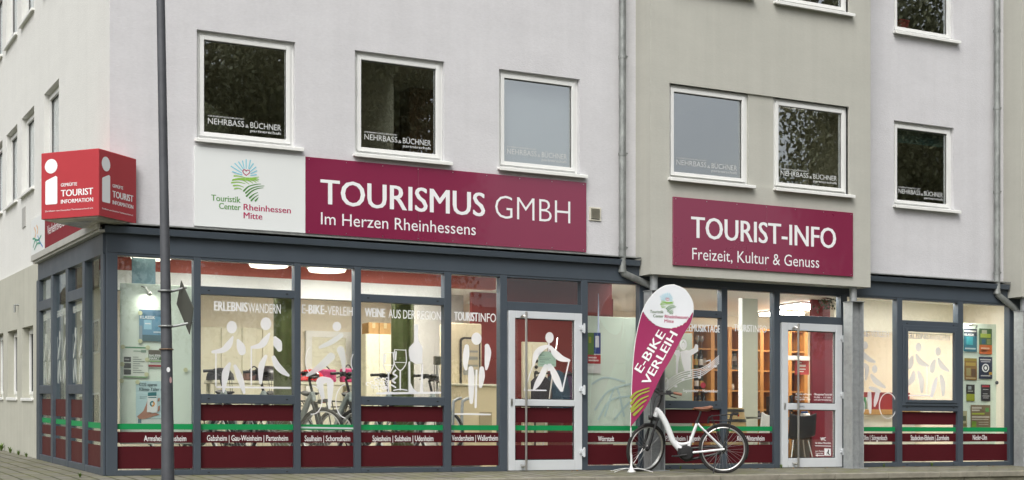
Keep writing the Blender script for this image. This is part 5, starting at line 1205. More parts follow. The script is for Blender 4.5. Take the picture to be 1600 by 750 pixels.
m = MB(); a, b, c = P(221, 447, YB1), P(228, 449, YB1 - .05), P(233.5, 459, YB1 - .10); m.tube([a, b, c], .009, 8); m.build('arm', M_STEEL, e); m = MB(); m.ball(c, .032, 10); m.build('head', M_STEEL, e, smooth=True); lamp_light(c, e)
# panel with the crest notice
board(914, 1000, 497, 694, .34, M_PAN, 'pale green display board behind the window right of the left door', .025)
yq = .32
poster(917.5, 520, 938.5, 583, yq, (.70, .70, .66), 'notice with a crest on blue over a red band beside the left door', [(0, 0, .5, .55, (.09, .20, .04)), (.5, 0, 1, .52, (.015, .06, .22)), (0, .55, 1, .76, (.42, .035, .035)), (.1, .60, .7, .63, (.75, .6, .58)), (.1, .67, .85, .70, (.75, .6, .58)), (.6, .08, .88, .36, (.70, .72, .74)), (.66, .13, .82, .2, (.25, .03, .04)), (.66, .22, .82, .31, (.03, .08, .3)), (.12, .1, .3, .25, (.3, .32, .03))])
e = empty('pale_rod', P(936, 690, .6), 'thin pale blue white unlit rod behind the window right of the left door', 'lamp')
# leave the bar unlit: it is a pale rod seen through the pane
c = P(935, 530, .33); m = MB(); m.tube([(c.x, .33, P(935, 520, .33).z), (c.x, .33, P(935, 459, .33).z)], [.016, .004], 8); m.build('bar', mat('pale_blue_rod', (.55, .6, .8), .4), e)
F = Flat(lambda u, v: P(u, v, .335), NF)
for q in ([(930, 640), (950, 612), (985, 600), (997, 604)], [(935, 655), (955, 625), (997, 618)], [(945, 650), (962, 605), (975, 650)], [(925, 600), (945, 590), (975, 596)], [(960, 655), (985, 628), (997, 632)]): F.line(smooth(q, 5), 1.5)
tag(F.mb.build('board_drawing', mat('pale_blue_chalk', (.52, .66, .64), .8)), 'faint pale blue line drawing on the board right of the left door', 'drawing')
# --- beech shelves with goods
ysf = 3.0
def sx(u): return P(u, 600, ysf).x
def sz(v): return P(1160, v, ysf).z
e = empty('bookshelf', (sx(1160), ysf, 0), 'wide orange beech shelving with bottles and books behind the right hand windows', 'shelf')
ups = [1078, 1111, 1138, 1160, 1188, 1206, 1232, 1257]; zs_ = [sz(v) for v in (514, 547, 579, 611, 640)] + [.25]
for u in ups: m = MB(); m.box(sx(u), sx(u) + .075, ysf, ysf + .3, .01, zs_[0] + .03); m.build('upright', M_OAK, e)
for z in zs_: m = MB(); m.box(sx(1078) + .002, sx(1257) + .073, ysf + .006, ysf + .29, z - .012, z + .012); m.build('shelf_board', M_OAK, e)
m = MB(); m.box(sx(1078), sx(1257) + .07, ysf + .30, ysf + .32, .01, zs_[0] + .03); m.build('back_panel', M_OAKD, e)
rg = random.Random(5)
def bottle(x, y, z, col, label, s=1.0, foil=(.03, .03, .03)):
    e = empty('wine_bottle', (x, y, z), label, 'bottle', 'wine bottles on the beech shelves')
    m = MB(); m.lathe([(.03*s, .0), (.038*s, .006), (.038*s, .19*s), (.03*s, .225*s), (.015*s, .25*s), (.0145*s, .30*s)], (x, y, z + .001), 14); m.build('glass', mat('bottle_%d' % int(col[0]*1000 + col[1]*100), col, .12), e, smooth=True)
    m = MB(); m.lathe([(.0388*s, .06*s), (.0388*s, .15*s)], (x, y, z), 14); m.build('paper_band', M_WPL if foil[0] < .2 else mat('gold_foil', (.5, .35, .1), .3, .6), e)
    m = MB(); m.lathe([(.0155*s, .25*s), (.0155*s, .305*s)], (x, y, z), 12); m.build('foil', mat('foil_%d' % int(foil[0]*100), foil, .35), e)
def shelf_at(v): return sz(v) + .013
for u, v, s, col, lb, fo in ((1093, 579, 1.15, (.03, .05, .02), 'sparkling wine bottle with gold foil on the middle beech shelf', (.5, .35, .1)), (1101, 579, 1.15, (.02, .02, .02), 'dark bottle beside the gold foil bottle on the middle beech shelf', (.03, .03, .03)),
        (1094, 611, 1.05, (.02, .02, .018), 'dark bottle on the beech shelf above the red round tag', (.03, .03, .03)), (1102, 611, 1.05, (.03, .03, .015), 'dark bottle right of its twin above the red round tag', (.2, .02, .02)),
        (1092, 640, .9, (.02, .025, .02), 'dark bottle on the lowest visible beech shelf left', (.2, .02, .02)), (1099, 640, .95, (.05, .05, .05), 'bottle in the middle of the lowest visible beech shelf', (.5, .35, .1)), (1106, 640, .9, (.02, .02, .02), 'dark bottle at the right of the lowest visible beech shelf', (.03, .03, .03))):
    bottle(sx(u), ysf + .12, shelf_at(v), col, lb, s, fo)
for u, v, lb in ((1096, 547, 'stemmed glass on the top beech shelf left'), (1103, 547, 'stemmed glass on the top beech shelf right')):
    m = MB(); m.lathe([(.035, 0), (.035, .004), (.004, .01), (.004, .10), (.03, .13), (.038, .17), (.03, .22)], (sx(u), ysf + .12, shelf_at(v)), 14); tag(m.build('wine_glass', mat('clear_glassware', (.6, .6, .55), .1, alpha=.5), smooth=True), lb, 'glass')
def block(u, v, w_, h_, col, label, cat='book', tilt=0, name='book'):
    x, z = sx(u), shelf_at(v); e = empty(name, (x, ysf + .1, z), label, cat); M_ = Matrix.Translation((x, ysf + .13, z + .001)) @ Matrix.Rotation(R(-tilt), 4, 'X')
    m = MB(); m.box(-w_/2, w_/2, -.012, .012, 0, h_, M_); m.build('cover', mat('cover_%02x%02x%02x' % tuple(int(255*c) for c in col), col, .4), e)
    m = MB(); m.box(-w_/2*.8, w_/2*.8, -.0145, -.0125, h_*.55, h_*.85, M_); m.build('cover_print', mat('cover_light', (.6, .62, .58), .5), e); m = MB(); m.box(-w_/2*.7, w_/2*.5, -.0145, -.0125, h_*.15, h_*.3, M_); m.build('cover_print', mat('cover_dark', (.1, .14, .12), .5), e)
block(1147, 579, .26, .34, (.10, .12, .10), 'grey landscape picture book standing behind the bike rack', tilt=12); block(1155, 579, .2, .3, (.30, .34, .36), 'pale blue book leaning beside the grey picture book', tilt=12)
block(1182, 579, .24, .32, (.08, .28, .10), 'green booklet standing on the middle beech shelf', tilt=12); block(1180, 547, .2, .38, (.16, .17, .16), 'grey calendar standing on the top beech shelf', tilt=12)
block(1107, 579, .12, .2, (.5, .4, .3), 'small card on the beech shelf beside the bottles', tilt=10)
for j, (u, v, r, h_, lb) in enumerate(((1144, 611, .045, .17, 'tall pale tin on the beech shelf over the barrel'), (1150, 611, .04, .12, 'short pale tin beside the tall tin over the barrel'), (1177, 611, .035, .1, 'small jar left of the white mug on the beech shelf'), (1186, 611, .055, .14, 'white mug on the beech shelf over the desk'), (1118, 547, .045, .14, 'amber jar on the top beech shelf by the window post'), (1117, 611, .04, .15, 'pale jar behind the window post on the beech shelf'))):
    e = empty('jar', (sx(u), ysf + .12, shelf_at(v)), lb, 'jar'); m = MB(); m.lathe([(r*.9, 0), (r, .01), (r, h_*.8), (r*.8, h_*.9)], (sx(u), ysf + .12, shelf_at(v) + .001), 14); m.build('body', mat('jar_%d' % j, ((.5, .45, .38), (.55, .5, .42), (.4, .33, .22), (.75, .75, .72), (.35, .2, .06), (.6, .55, .5))[j], .4), e, smooth=True)
    m = MB(); m.lathe([(r*.85, h_*.9), (r*.85, h_)], (sx(u), ysf + .12, shelf_at(v) + .001), 14); m.build('lid', mat('jar_lid', (.25, .2, .15), .4), e)
q = P(1099, 602, 2.9); m = MB(); m.tube([(q.x, 2.9, q.z), (q.x, 2.92, q.z)], .05, 18); tag(m.build('round_tag', mat('red_tag', (.40, .02, .05), .4)), 'round red tag hanging on the beech shelving by the bottles', 'tag')
# grey-green screen left of the shelves
m = MB(); a, b = P(1036, 600, .9), P(1082, 500, .9); m.box(a.x, b.x, .9, .93, .01, P(1060, 520, .9).z); tag(m.build('partition_screen', mat('grey_green_screen', (.30, .33, .27), .7), bev=.004), 'grey green screen behind the music days window', 'screen')
# red sign on the shelf end, white free-standing panel, maroon pillar
e = empty('small_sign', P(1243, 583, 2.6), 'small red sign with white lines hanging in front of the beech shelves', 'sign')
a, b = P(1243, 585, 2.6), P(1264, 561, 2.6); m = MB(); m.box(a.x, b.x, 2.6, 2.62, a.z, b.z); m.build('plate', mat('bright_red_card', (.50, .06, .06), .5), e)
m = MB()
for v0, v1, f in ((566, 567.2, .4), (570, 573, .8), (576, 577.5, .8), (580, 581, .6)): q0, q1 = P(1246, v1, 2.598), P(1246 + 16*f, v0, 2.598); m.box(q0.x, q1.x, 2.597, 2.599, q0.z, q1.z)
m.build('print', M_WTX, e)
m = MB(); a, b = P(1213, 562, 2.55), P(1268, 557, 2.55); m.box(a.x, b.x, 2.5, 2.62, a.z, b.z); tag(m.build('wall_ledge', M_WPL), 'narrow white ledge above the small red sign', 'ledge')
m = MB(); a, b = P(1160, 600, 1.9), P(1184, 600, 1.9); m.box(a.x, b.x, 1.9, 1.95, .01, P(1170, 456, 1.9).z); e = tag(m.build('pillar_cladding', mat('pale_sage_laminate', (.50, .52, .42), .5)), 'slim pale pillar panel with a bright white edge between the shelves', 'panel')
m = MB(); m.box(a.x - .045, a.x - .002, 1.9, 1.95, .01, P(1170, 456, 1.9).z); put(m.build('edge_strip', mat('white_glow_strip', (.9, .9, .88), .4, emis=(1, .98, .92), estr=.6)), e)  # edge is no lamp; its brightness is put in as a glow
m = MB(); a, b = P(1269, 600, 1.5), P(1303, 600, 1.5); m.box(a.x, b.x, 1.5, 1.56, .01, ZC - .002); m.build('maroon_pillar', mat('maroon_pillar_paint', (.20, .02, .035), .35, 0, .1, 3), B)
# hanging foliage lamp above the right door
e = empty('hanging_plant', P(1291, 470, 1.2), 'dark trailing plant hanging at the top of the right door window', 'plant')
q = P(1291, 466, 1.2); m = MB(); m.lathe([(.07, -.02), (.11, .1), (.1, .1)], (q.x, 1.2, q.z + .02), 14); m.build('pot', mat('terracotta_pot', (.2, .07, .04)), e); m = MB(); rp = random.Random(9)
for _ in range(90):
    p = Vector((q.x + rp.gauss(0, .11), 1.2 + rp.gauss(0, .08), q.z - abs(rp.gauss(0, .09)))); d = Vector((rp.gauss(0, 1), rp.gauss(0, 1), rp.gauss(-.6, .6))).normalized() * .06; s_ = d.cross(Vector((rp.random(), rp.random(), 1))).normalized() * .016
    m.add([p, p + d*.5 + s_, p + d, p + d*.5 - s_], [(0,1,2,3)])
m.build('leaves', mat('dark_leaf', (.03, .045, .015), .6), e)
# barrel
q = P(1153, 690, .75); e = empty('wine_barrel', (q.x, 1.0, 0), 'pale wooden wine barrel with dark hoops behind the bicycle rack', 'barrel'); zt = P(1153, 637, .75).z
m = MB(); m.lathe([(.235, .01), (.28, zt*.3), (.295, zt*.5), (.28, zt*.72), (.235, zt)], (q.x, 1.0, 0), 28); m.build('staves', mat('barrel_wood', (.34, .24, .10), .6, 0, .25, 8, stretch=(3, 3, .3)), e, smooth=True)
for f, r in ((.05, .245), (.2, .274), (.78, .276), (.95, .246)): m = MB(); m.lathe([(r, zt*f - .02), (r + .004, zt*f - .02), (r + .004, zt*f + .025), (r, zt*f + .025)], (q.x, 1.0, 0), 28); m.build('hoop', mat('barrel_hoop', (.06, .06, .055), .5, .6), e)
# desk, monitor, chairs, office clutter
yd = 1.9; x0, x1, zt = P(1166, 650, yd).x, P(1287, 650, yd).x, P(1220, 652, yd).z
e = empty('desk', ((x0+x1)/2, yd, 0), 'grey office desk seen through the right glass door', 'desk')
m = MB(); m.box(x0, x1, yd, yd + .75, zt - .03, zt); m.build('desk_top', mat('grey_laminate', (.26, .26, .25), .4), e, bev=.003)
for x in (x0 + .06, (x0+x1)/2, x1 - .06): m = MB(); m.box(x - .025, x + .025, yd + .05, yd + .7, .01, zt - .031); m.build('leg', mat('grey_metal_leg', (.3, .3, .3), .4, .5), e)
def monitor(u, y, w_, label, rz=0):
    c = P(u, 650, y); e = empty('monitor', (c.x, y, zt), label, 'monitor', rz=rz, local=True)
    for nm, bx_, mt_ in (('screen', (-w_/2, w_/2, -.02, .02, .1, .1 + w_*.62), M_BLK), ('stand', (-.03, .03, .0, .03, .0, .2), M_BLK), ('foot', (-.1, .1, -.08, .08, .001, .012), M_BLK)):
        m = MB(); m.box(*bx_); o = m.build(nm, mt_, None, bev=.004); o.parent = e
monitor(1203, 2.15, .42, 'black monitor turned sideways on the desk left of the right door', R(65)); monitor(1236, 2.3, .46, 'black monitor on the desk behind the right glass door', R(55))
for u, y, lb, cat, nm in ((1187, 2.05, 'black telephone on the desk behind the bicycle', 'telephone', 'telephone'), (1262, 2.1, 'stack of papers on the desk behind the right glass door', 'papers', 'paper_stack')):
    c = P(u, 650, y); e2 = empty(nm, (c.x, y, zt), lb, cat); m = MB(); m.add([(c.x - .1, y - .1, zt + .001), (c.x + .1, y - .1, zt + .001), (c.x + .1, y + .1, zt + .001), (c.x - .1, y + .1, zt + .001), (c.x - .09, y - .09, zt + .03), (c.x + .09, y - .09, zt + .03), (c.x + .09, y + .09, zt + .085), (c.x - .09, y + .09, zt + .085)], [(3,2,1,0), (4,5,6,7), (0,1,5,4), (1,2,6,5), (2,3,7,6), (3,0,4,7)])
    m.build('body', M_BLK if cat == 'telephone' else M_WPL, e2, bev=.006); m = MB(); m.box(c.x - .09, c.x - .045, y - .08, y + .08, zt + .075, zt + .11); m.build('handset' if cat == 'telephone' else 'folder', M_BLK if cat == 'telephone' else mat('blue_folder', (.05, .12, .3), .5), e2, bev=.01)
def shell_chair(u, y, mt_, label, rz):
    c = P(u, 690, y); e = empty('chair', (c.x, y, .006), label, 'chair', rz=rz, local=True)
    m = MB(); prof = smooth([(-.22, .47), (-.05, .43), (.16, .44), (.22, .52), (.25, .68), (.27, .82)], 4); vs = []
    for (d, z) in prof:
        for j in range(9): a = (j - 4) / 4; vs.append((a*.23, d, z + .05*a*a))
    m.add(vs, [(i*9+j, i*9+j+1, (i+1)*9+j+1, (i+1)*9+j) for i in range(len(prof)-1) for j in range(8)]); o = m.build('seat_shell', mt_, None, smooth=True); o.parent = e; md = o.modifiers.new('thick', 'SOLIDIFY'); md.thickness = .02
    for sx_ in (-.18, .18):
        for sy_ in (-.18, .2): m = MB(); m.tube([(sx_*.7, sy_*.7, .42), (sx_*1.15, sy_*1.15, 0)], .012, 8); o = m.build('leg', M_STEEL, None); o.parent = e
shell_chair(1182, 1.25, M_WPL, 'white shell chair in front of the desk behind the bicycle', R(200)); shell_chair(1247, 1.55, M_BLK, 'black office chair pushed under the desk behind the right glass door', R(160))
shell_chair(1222, 2.9, M_BLK, 'black office chair behind the desk', R(10))
# reception counter at the right
yr = 2.4; x0, x1 = P(1288, 650, yr).x, P(1486, 650, yr).x
zr0, zr1, zr2 = P(1360, 648, yr).z, P(1360, 640, yr).z, P(1360, 614, yr).z
e = empty('reception_counter', ((x0+x1)/2, yr, 0), 'white reception counter with a wooden ledge and maroon upstand behind the right windows', 'counter')
m = MB(); m.box(x0, x1, yr, yr + .5, .01, zr0); m.build('body', mat('white_counter', (.72, .72, .66), .5), e); m = MB(); m.box(x0 - .02, x1 + .02, yr - .14, yr + .5, zr0 + .001, zr1); m.build('ledge', mat('ledge_wood', (.45, .25, .09), .45), e, bev=.004)
m = MB(); m.box(x0, x1, yr + .14, yr + .2, zr1 + .001, zr2); m.build('upstand', mat('maroon_laminate', (.26, .016, .03), .4), e); m = MB(); m.box(x0, x1, yr + .13, yr + .21, zr2 + .001, zr2 + .02); m.build('cap_rail', mat('maroon_laminate', (.26, .016, .03)), e)
for u, c_, lb in ((1345, (.02, .22, .08), 'green folder standing on the reception counter ledge'), (1352, (.72, .72, .7), 'white folder beside the green one on the reception counter ledge')):
    c = P(u, 640, yr); m = MB(); m.box(c.x - .03, c.x + .03, yr - .1, yr + .10, zr1 + .001, zr1 + .22); tag(m.build('folder', mat('folder_%d' % int(c_[0]*100), c_, .5), bev=.003), lb, 'folder')
for u0, u1, lb in ((1372, 1388, 'beige curtain strip hanging by the pale back wall left of the post'), (1429, 1458, 'wide beige curtain strip behind the right hiking figures')):
    a, b = P(u0, 600, 4.2).x, P(u1, 600, 4.2).x; m = MB(); n = 24; vs = []
    for j in range(n + 1): x = a + (b-a)*j/n; yy = 4.2 + .03*math.sin(j*1.6); vs += [(x, yy, .02), (x, yy, 2.5)]
    m.add(vs, [(2*j, 2*j+2, 2*j+3, 2*j+1) for j in range(n)]); o = tag(m.build('curtain', mat('beige_curtain', (.50, .42, .26), .9), smooth=True), lb, 'curtain'); md = o.modifiers.new('thick', 'SOLIDIFY'); md.thickness = .006
# notice board at the far right
ynb = .42
board(1499, 1560, 507, 712, ynb, M_PAN, 'pale notice board crowded with event posters in the last window', .03)
m = MB(); a, b = P(1560, 700, ynb), P(1566, 470, ynb); m.box(a.x + .01, b.x + .03, ynb, ynb + .06, .01, 2.78); tag(m.build('support_post', M_WPL), 'slim white post at the right edge of the notice board', 'post')
yn = ynb - .02
poster(1506, 514, 1526.5, 549, yn, (.02, .13, .18), 'teal concert poster at the top left of the notice board', [(0, 0, 1, .3, (.02, .03, .05)), (.2, .35, .7, .7, (.04, .3, .34)), (.1, .85, .9, .9, (.4, .5, .5)), (.05, .08, .95, .12, (.5, .5, .45))], [('KLASSIK', .05, .8, .3, .1, WHT, .03)])
poster(1530, 514, 1550, 553, yn, (.06, .14, .05), 'green and orange poster at the top right of the notice board', [(0, .65, 1, 1, (.55, .13, .03)), (.2, .05, .6, .2, (.4, .42, .3)), (.1, .2, .9, .34, (.35, .45, .05)), (.2, .42, .5, .6, (.02, .1, .16)), (.6, .4, .9, .62, (.2, .25, .1)), (.15, .75, .8, .8, (.7, .45, .3)), (.15, .86, .7, .9, (.7, .45, .3))])
poster(1507, 560, 1526.5, 593.5, yn, (.24, .13, .03), 'mustard brown poster in the second row of the notice board', [(0, 0, 1, .12, (.3, .22, .03)), (.1, .2, .9, .34, (.4, .28, .05)), (.15, .45, .5, .8, (.30, .26, .1)), (.55, .5, .9, .85, (.1, .05, .02)), (.1, .9, .9, .94, (.5, .4, .2))])
e = poster(1529.5, 558, 1550.5, 591.5, yn, (.012, .022, .06), 'navy poster with a white ring in the second row of the notice board', [(.1, .1, .9, .14, (.5, .5, .5)), (.15, .2, .85, .23, (.4, .4, .45)), (.15, .85, .85, .89, (.5, .5, .5)), (.75, .7, .98, .82, (.5, .3, .05))])
F = Flat(lambda u, v: P(u, v, yn - .008), NF); F.ring(1540, 575, 5.6, 6.6, 1.8); F.oval(1540, 575, 2.2, 2.8); F.mb.build('ring_print', M_WTX, e)
poster(1510, 601, 1523, 626.5, yn, (.03, .03, .025), 'dark poster with a lime foot in the third row of the notice board', [(0, .58, 1, 1, (.28, .32, .02)), (.2, .1, .6, .3, (.3, .35, .35)), (.15, .38, .8, .42, (.5, .5, .45))])
poster(1533, 601, 1547.5, 626.5, yn, (.022, .022, .03), 'black poster with a red heading in the third row of the notice board', [(.1, .05, .9, .15, (.4, .03, .05)), (.2, .28, .8, .31, (.5, .5, .5)), (.2, .55, .7, .58, (.5, .5, .5)), (.15, .68, .9, .71, (.5, .5, .5)), (.2, .8, .8, .83, (.5, .5, .5))])
poster(1517, 633, 1547.5, 668, yn, (.20, .15, .085), 'large brown poster at the foot of the notice board', [(.05, .08, .55, .16, (.5, .46, .38)), (.05, .2, .45, .26, (.5, .46, .38)), (.75, .12, .92, .3, (.1, .3, .08)), (.05, .35, .7, .42, (.35, .4, .05)), (.05, .5, .95, .56, (.5, .46, .38)), (.05, .62, .9, .65, (.5, .46, .38)), (.05, .72, .28, .98, (.16, .28, .03)), (.4, .75, .9, .78, (.4, .36, .28)), (.4, .85, .9, .88, (.4, .36, .28))])
poster(1503.5, 642, 1511, 668, yn, (.4, .38, .22), 'narrow pale poster cut by the post of the notice board window', [(.1, .3, .8, .6, (.08, .1, .05)), (.1, .75, .9, .95, (.2, .16, .06))])
poster(1499.5, 546, 1503.2, 574, yn, (.16, .03, .1), 'sliver of a purple poster beside the post of the notice board window', [(.1, .2, .9, .4, (.4, .2, .3))])
e = empty('spot_lamp', P(1520, 507, ynb), 'small chrome clip spot lamp over the notice board', 'lamp')
m = MB(); a, b, c = P(1525, 513, ynb), P(1527, 508, ynb - .06), P(1517, 507.5, ynb - .12); m.tube([a, b, c], .011, 8); m.build('arm', M_STEEL, e); m = MB(); m.ball(c, .035, 10, (1.3, 1, .8)); m.build('head', M_STEEL, e, smooth=True); lamp_light(c, e)
q = P(1557, 598, ynb - .02); m = MB(); m.ball((q.x, ynb - .03, q.z), .03, 10); tag(m.build('black_clip', M_BLK, smooth=True), 'black clip knob at the right edge of the notice board', 'clip')
# --- rental bikes on a low platform
e = empty('display_platform', (2.8, 1.6, 0), 'low dark platform carrying the rental bicycles behind the left windows', 'platform')
m = MB(); m.box(1.15, 5.2, .35, 2.6, .007, .17); m.build('deck', mat('platform_carpet', (.05, .05, .05), .9), e)
m = MB(); m.box(1.13, 5.22, .33, .349, .007, .175); m.build('edge', M_STEEL, e)
proto = None
for j, (x, y, a, lb) in enumerate(((1.25, 2.0, -52, 'grey rental bicycle nearest the corner, inside the hiking window'), (1.85, 2.05, -55, 'second grey rental bicycle from the corner, inside the hiking window'), (2.6, 2.1, -58, 'grey rental bicycle standing left of the e-bike window post'), (3.05, 1.95, -54, 'grey rental bicycle inside the e-bike window below the rider figure'), (3.75, 2.15, -56, 'grey rental bicycle at the right of the e-bike window'), (4.45, 2.1, -60, 'grey rental bicycle inside the wine window below the grapes'))):
    if proto is None:
        r = proto = empty('bicycle', (x, y, .172), lb, 'bicycle', 'grey rental bicycles', rz=R(a), local=True); make_bike('grey', r, steer=12)
    else:
        r = proto.copy(); COL.objects.link(r); r.location = (x, y, .172); r.rotation_euler = (0, 0, R(a)); r['label'] = lb
        for ch in proto.children:
            c = ch.copy(); COL.objects.link(c); c.parent = r
            for g_ in ch.children: d = g_.copy(); COL.objects.link(d); d.parent = c
M_HEL = mat('red_helmet_shell', (.55, .02, .025), .25, coat=.5)
def helmet(u, v, y, m_, label, s=1.0):
    c = P(u, v, y); e = empty('bike_helmet', c, label, 'helmet'); m = MB()
    m.lathe([(.14*s, 0), (.145*s, .03), (.135*s, .08*s), (.10*s, .125*s), (.05*s, .15*s), (.005, .156*s)], c, 20, Matrix.Diagonal((1.2, .95, 1, 1))); m.build('shell', m_, e, smooth=True)
    m = MB(); m.tube(smooth([c + Vector((-.12, -.08, .0)), c + Vector((0, -.1, -.16)), c + Vector((.12, -.08, 0))], 5), .006, 6); m.build('strap', M_BLK, e)
    return c
e = empty('helmet_table', P(487, 690, 2.9), 'ivory table with helmets and bags behind the e-bike window', 'table')
zt = P(487, 597, 2.9).z; a, b = P(330, 600, 2.9).x, P(556, 600, 2.9).x
m = MB(); m.box(a, b, 2.75, 3.3, zt - .04, zt); m.build('table_top', M_CAB, e)
for x in (a + .05, b - .05):
    for yy in (2.8, 3.25): m = MB(); m.box(x - .025, x + .025, yy - .025, yy + .025, .007, zt - .041); m.build('leg', M_CAB, e)
def on(u, y=2.95): return P(u, 600, y).x
c = Vector((on(486), 2.98, zt + .002))
def helmet_at(c, m_, label, s):
    e = empty('bike_helmet', c, label, 'helmet'); m = MB(); m.lathe([(.14*s, 0), (.145*s, .03), (.135*s, .08*s), (.10*s, .125*s), (.05*s, .15*s), (.005, .156*s)], c, 20, Matrix.Diagonal((1.2, .95, 1, 1))); m.build('shell', m_, e, smooth=True)
    m = MB(); m.tube([c + Vector((.155*s*math.cos(t)*1.1, .15*s*math.sin(t)*.95, .012)) for t in [2*math.pi*k/20 for k in range(20)]], .008, 6, closed=True); m.build('rim', M_BLK, e)
helmet_at(c, M_HEL, 'red bicycle helmet on the ivory table behind the e-bike window', 1.25)
helmet_at(Vector((on(345), 2.98, zt + .002)), M_BLK, 'black bicycle helmet on the ivory table behind the left hiker', 1.2)
helmet_at(Vector((on(420), 3.0, zt + .002)), mat('dark_helmet', (.03, .025, .03), .3), 'dark tall helmet on the ivory table between the hikers', 1.5)
def bag(u, w_, h_, col, label):
    x = on(u); e = empty('pannier_bag', (x, 3.0, zt), label, 'bag'); m = MB(); m.box(x - w_/2, x + w_/2, 2.9, 3.08, zt + .002, zt + h_); m.build('body', mat('bag_%d' % int(col[0]*1000), col, .7), e, bev=.03, seg=3); m = MB(); m.tube(smooth([(x - w_*.25, 2.98, zt + h_), (x, 2.98, zt + h_ + .06), (x + w_*.25, 2.98, zt + h_)], 5), .01, 6); m.build('handle', M_BLK, e)
bag(398, .3, .16, (.12, .06, .05), 'brown pannier bag on the ivory table behind the hikers'); bag(508, .34, .2, (.30, .02, .09), 'pink pannier bag on the ivory table behind the e-bike window'); bag(545, .22, .22, (.30, .2, .1), 'tan pannier bag at the end of the ivory table')
# --- in the offices upstairs
for x, z, lb in ((1.8, 5.72, 'added hidden light strip in the first office from the corner'), (5.0, 5.72, 'added hidden light strip in the office behind the second window'), (10.6, 5.72, 'added hidden light strip in the office behind the right bay window'), (13.1, 5.72, 'added hidden light strip in the office at the right')):
    e = empty('office_fill_light', (x, .45, z), lb, 'lamp'); m = MB(); m.box(x - .5, x + .5, .38, .52, z - .02, z); m.build('diffuser', mat('office_fill_diffuser', (.8, .8, .8), .5, emis=(1, .93, .78), estr=9), e); m = MB(); m.box(x - .52, x + .52, .36, .54, z + .001, z + .028); m.build('housing', M_WPL, e)  # strips added out of sight to brighten the dark office rooms
a, b = P(300, 212, 1.6), P(372, 150, 1.6); m = MB(); m.add([(a.x, 1.6, 3.6), (b.x, 2.0, 3.6), (b.x, 2.0, b.z - .25), (a.x, 1.6, b.z), (a.x, 1.66, 3.6), (b.x, 2.06, 3.6), (b.x, 2.06, b.z - .25), (a.x, 1.66, b.z)], [(0,1,2,3), (7,6,5,4), (0,3,7,4), (1,5,6,2), (3,2,6,7)])
tag(m.build('desk_screen', mat('sage_screen', (.42, .46, .33), .8)), 'sage green desk screen inside the first office window from the corner', 'screen')
a, b = P(640, 230, 2.2), P(690, 125, 2.2); m = MB(); m.box(a.x, b.x, 2.2, 2.6, 3.1, b.z); tag(m.build('office_cupboard', mat('brown_cupboard', (.16, .09, .04), .6), bev=.01), 'tall brown cupboard inside the second office window from the corner', 'cupboard')
q1, q0 = ceil_y(1115, 189, 5.72), ceil_y(1085, 201, 5.72)
e = empty('tube_lamp', q1, 'lit fluorescent tube seen through the left bay window', 'lamp')
m = MB(); m.tube([q0, q1], .022, 8); m.build('tube', mat('lit_tube', (.9, .9, .9), .4, emis=(.95, 1, 1), estr=3.0), e); m = MB(); m.tube([q0 + Vector((0, 0, .03)), q1 + Vector((0, 0, .03))], .03, 6); m.build('housing', M_WPL, e)
a, b = P(1401, 222, .24), P(1477, 201, .24); m = MB()
for k in range(8): m.box(a.x, b.x, .235, .25, a.z + (b.z - a.z)*k/8, a.z + (b.z - a.z)*(k + .85)/8)
tag(m.build('window_blind', mat('teal_blind', (.06, .13, .11), .6)), 'half drawn dark green blind in the right office window', 'blind')
q = P(1415, 36, .25); e = empty('red_box', (q.x, .25, q.z), 'small red box on the sill inside the top right office window', 'box'); m = MB(); m.box(q.x - .11, q.x + .06, .24, .36, q.z - .12, q.z + .02); m.build('body', mat('red_card_box', (.35, .03, .03), .5), e, bev=.004); m = MB(); m.box(q.x - .12, q.x + .07, .23, .37, q.z + .021, q.z + .05); m.build('lid', mat('red_card_box', (.35, .03, .03)), e)
a, b = P(787, 262, .26), P(892, 122, .26); m = MB(); m.box(a.x, b.x, .255, .262, a.z - .05, b.z + .05); tag(m.build('pane_backing', mat('pale_fill_sheet', (.55, .58, .60), .9)), 'pale sheet added to brighten the third office window over the long sign', 'blind')  # pale sheet added behind the pane to lift its sky reflection
a, b = P(1052, 268, .1), P(1158, 143, .1); m = MB(); m.box(a.x - .1, b.x + .1, 3.2, 3.21, a.z - .3, b.z + .5); tag(m.build('bay_pane_backing', mat('pale_fill_sheet', (.55, .58, .60))), 'pale sheet added to brighten the left bay window', 'screen')  # another added sheet, lightening what shows through the bay glass
# ================================================================== WEEDS, TREES ACROSS THE STREET, SIDE STREET
M_GRS = mat('weed_leaf', (.10, .17, .025), .7, 0, .3, 20)
wsrc = None
def weed(x, y, z, s, label):
    global wsrc
    if wsrc is None:
        rw = random.Random(4); m = MB()
        for _ in range(34):
            a = rw.uniform(0, 6.28); l = rw.uniform(.5, 1); h_ = rw.uniform(.4, 1.0); d = Vector((math.cos(a), math.sin(a), 0)); n_ = Vector((-d.y, d.x, 0)) * .05
            p0, p1, p2 = d*.04, d*.25*l + Vector((0, 0, h_*.65)), d*.6*l + Vector((0, 0, h_))
            m.add([p0 - n_, p0 + n_, p1 + n_*1.2, p1 - n_*1.2, p2], [(0,1,2,3), (3,2,4)])
        wsrc = m.build('weed', M_GRS); o = wsrc
    else: o = wsrc.copy(); COL.objects.link(o)
    o.location = (x, y, z); o.scale = (s, s, s*1.1); o.rotation_euler = (0, 0, (x*37 + y*11) % 6.28); tag(o, label, 'weed', 'weeds in the paving joints')
for u, v, s, lb in ((3, 697, .15, 'leafy weed at the left end of the side wall'), (17, 703, .11, 'weed tuft at the foot of the side wall by the left end'), (30, 709, .09, 'tiny weed tuft at the foot of the side wall'), (42, 713, .08, 'small weed in the joint by the side shop front')):
    q = PX(u, v, -.05); weed(-.06, q.y, KS*q.y, s, lb)
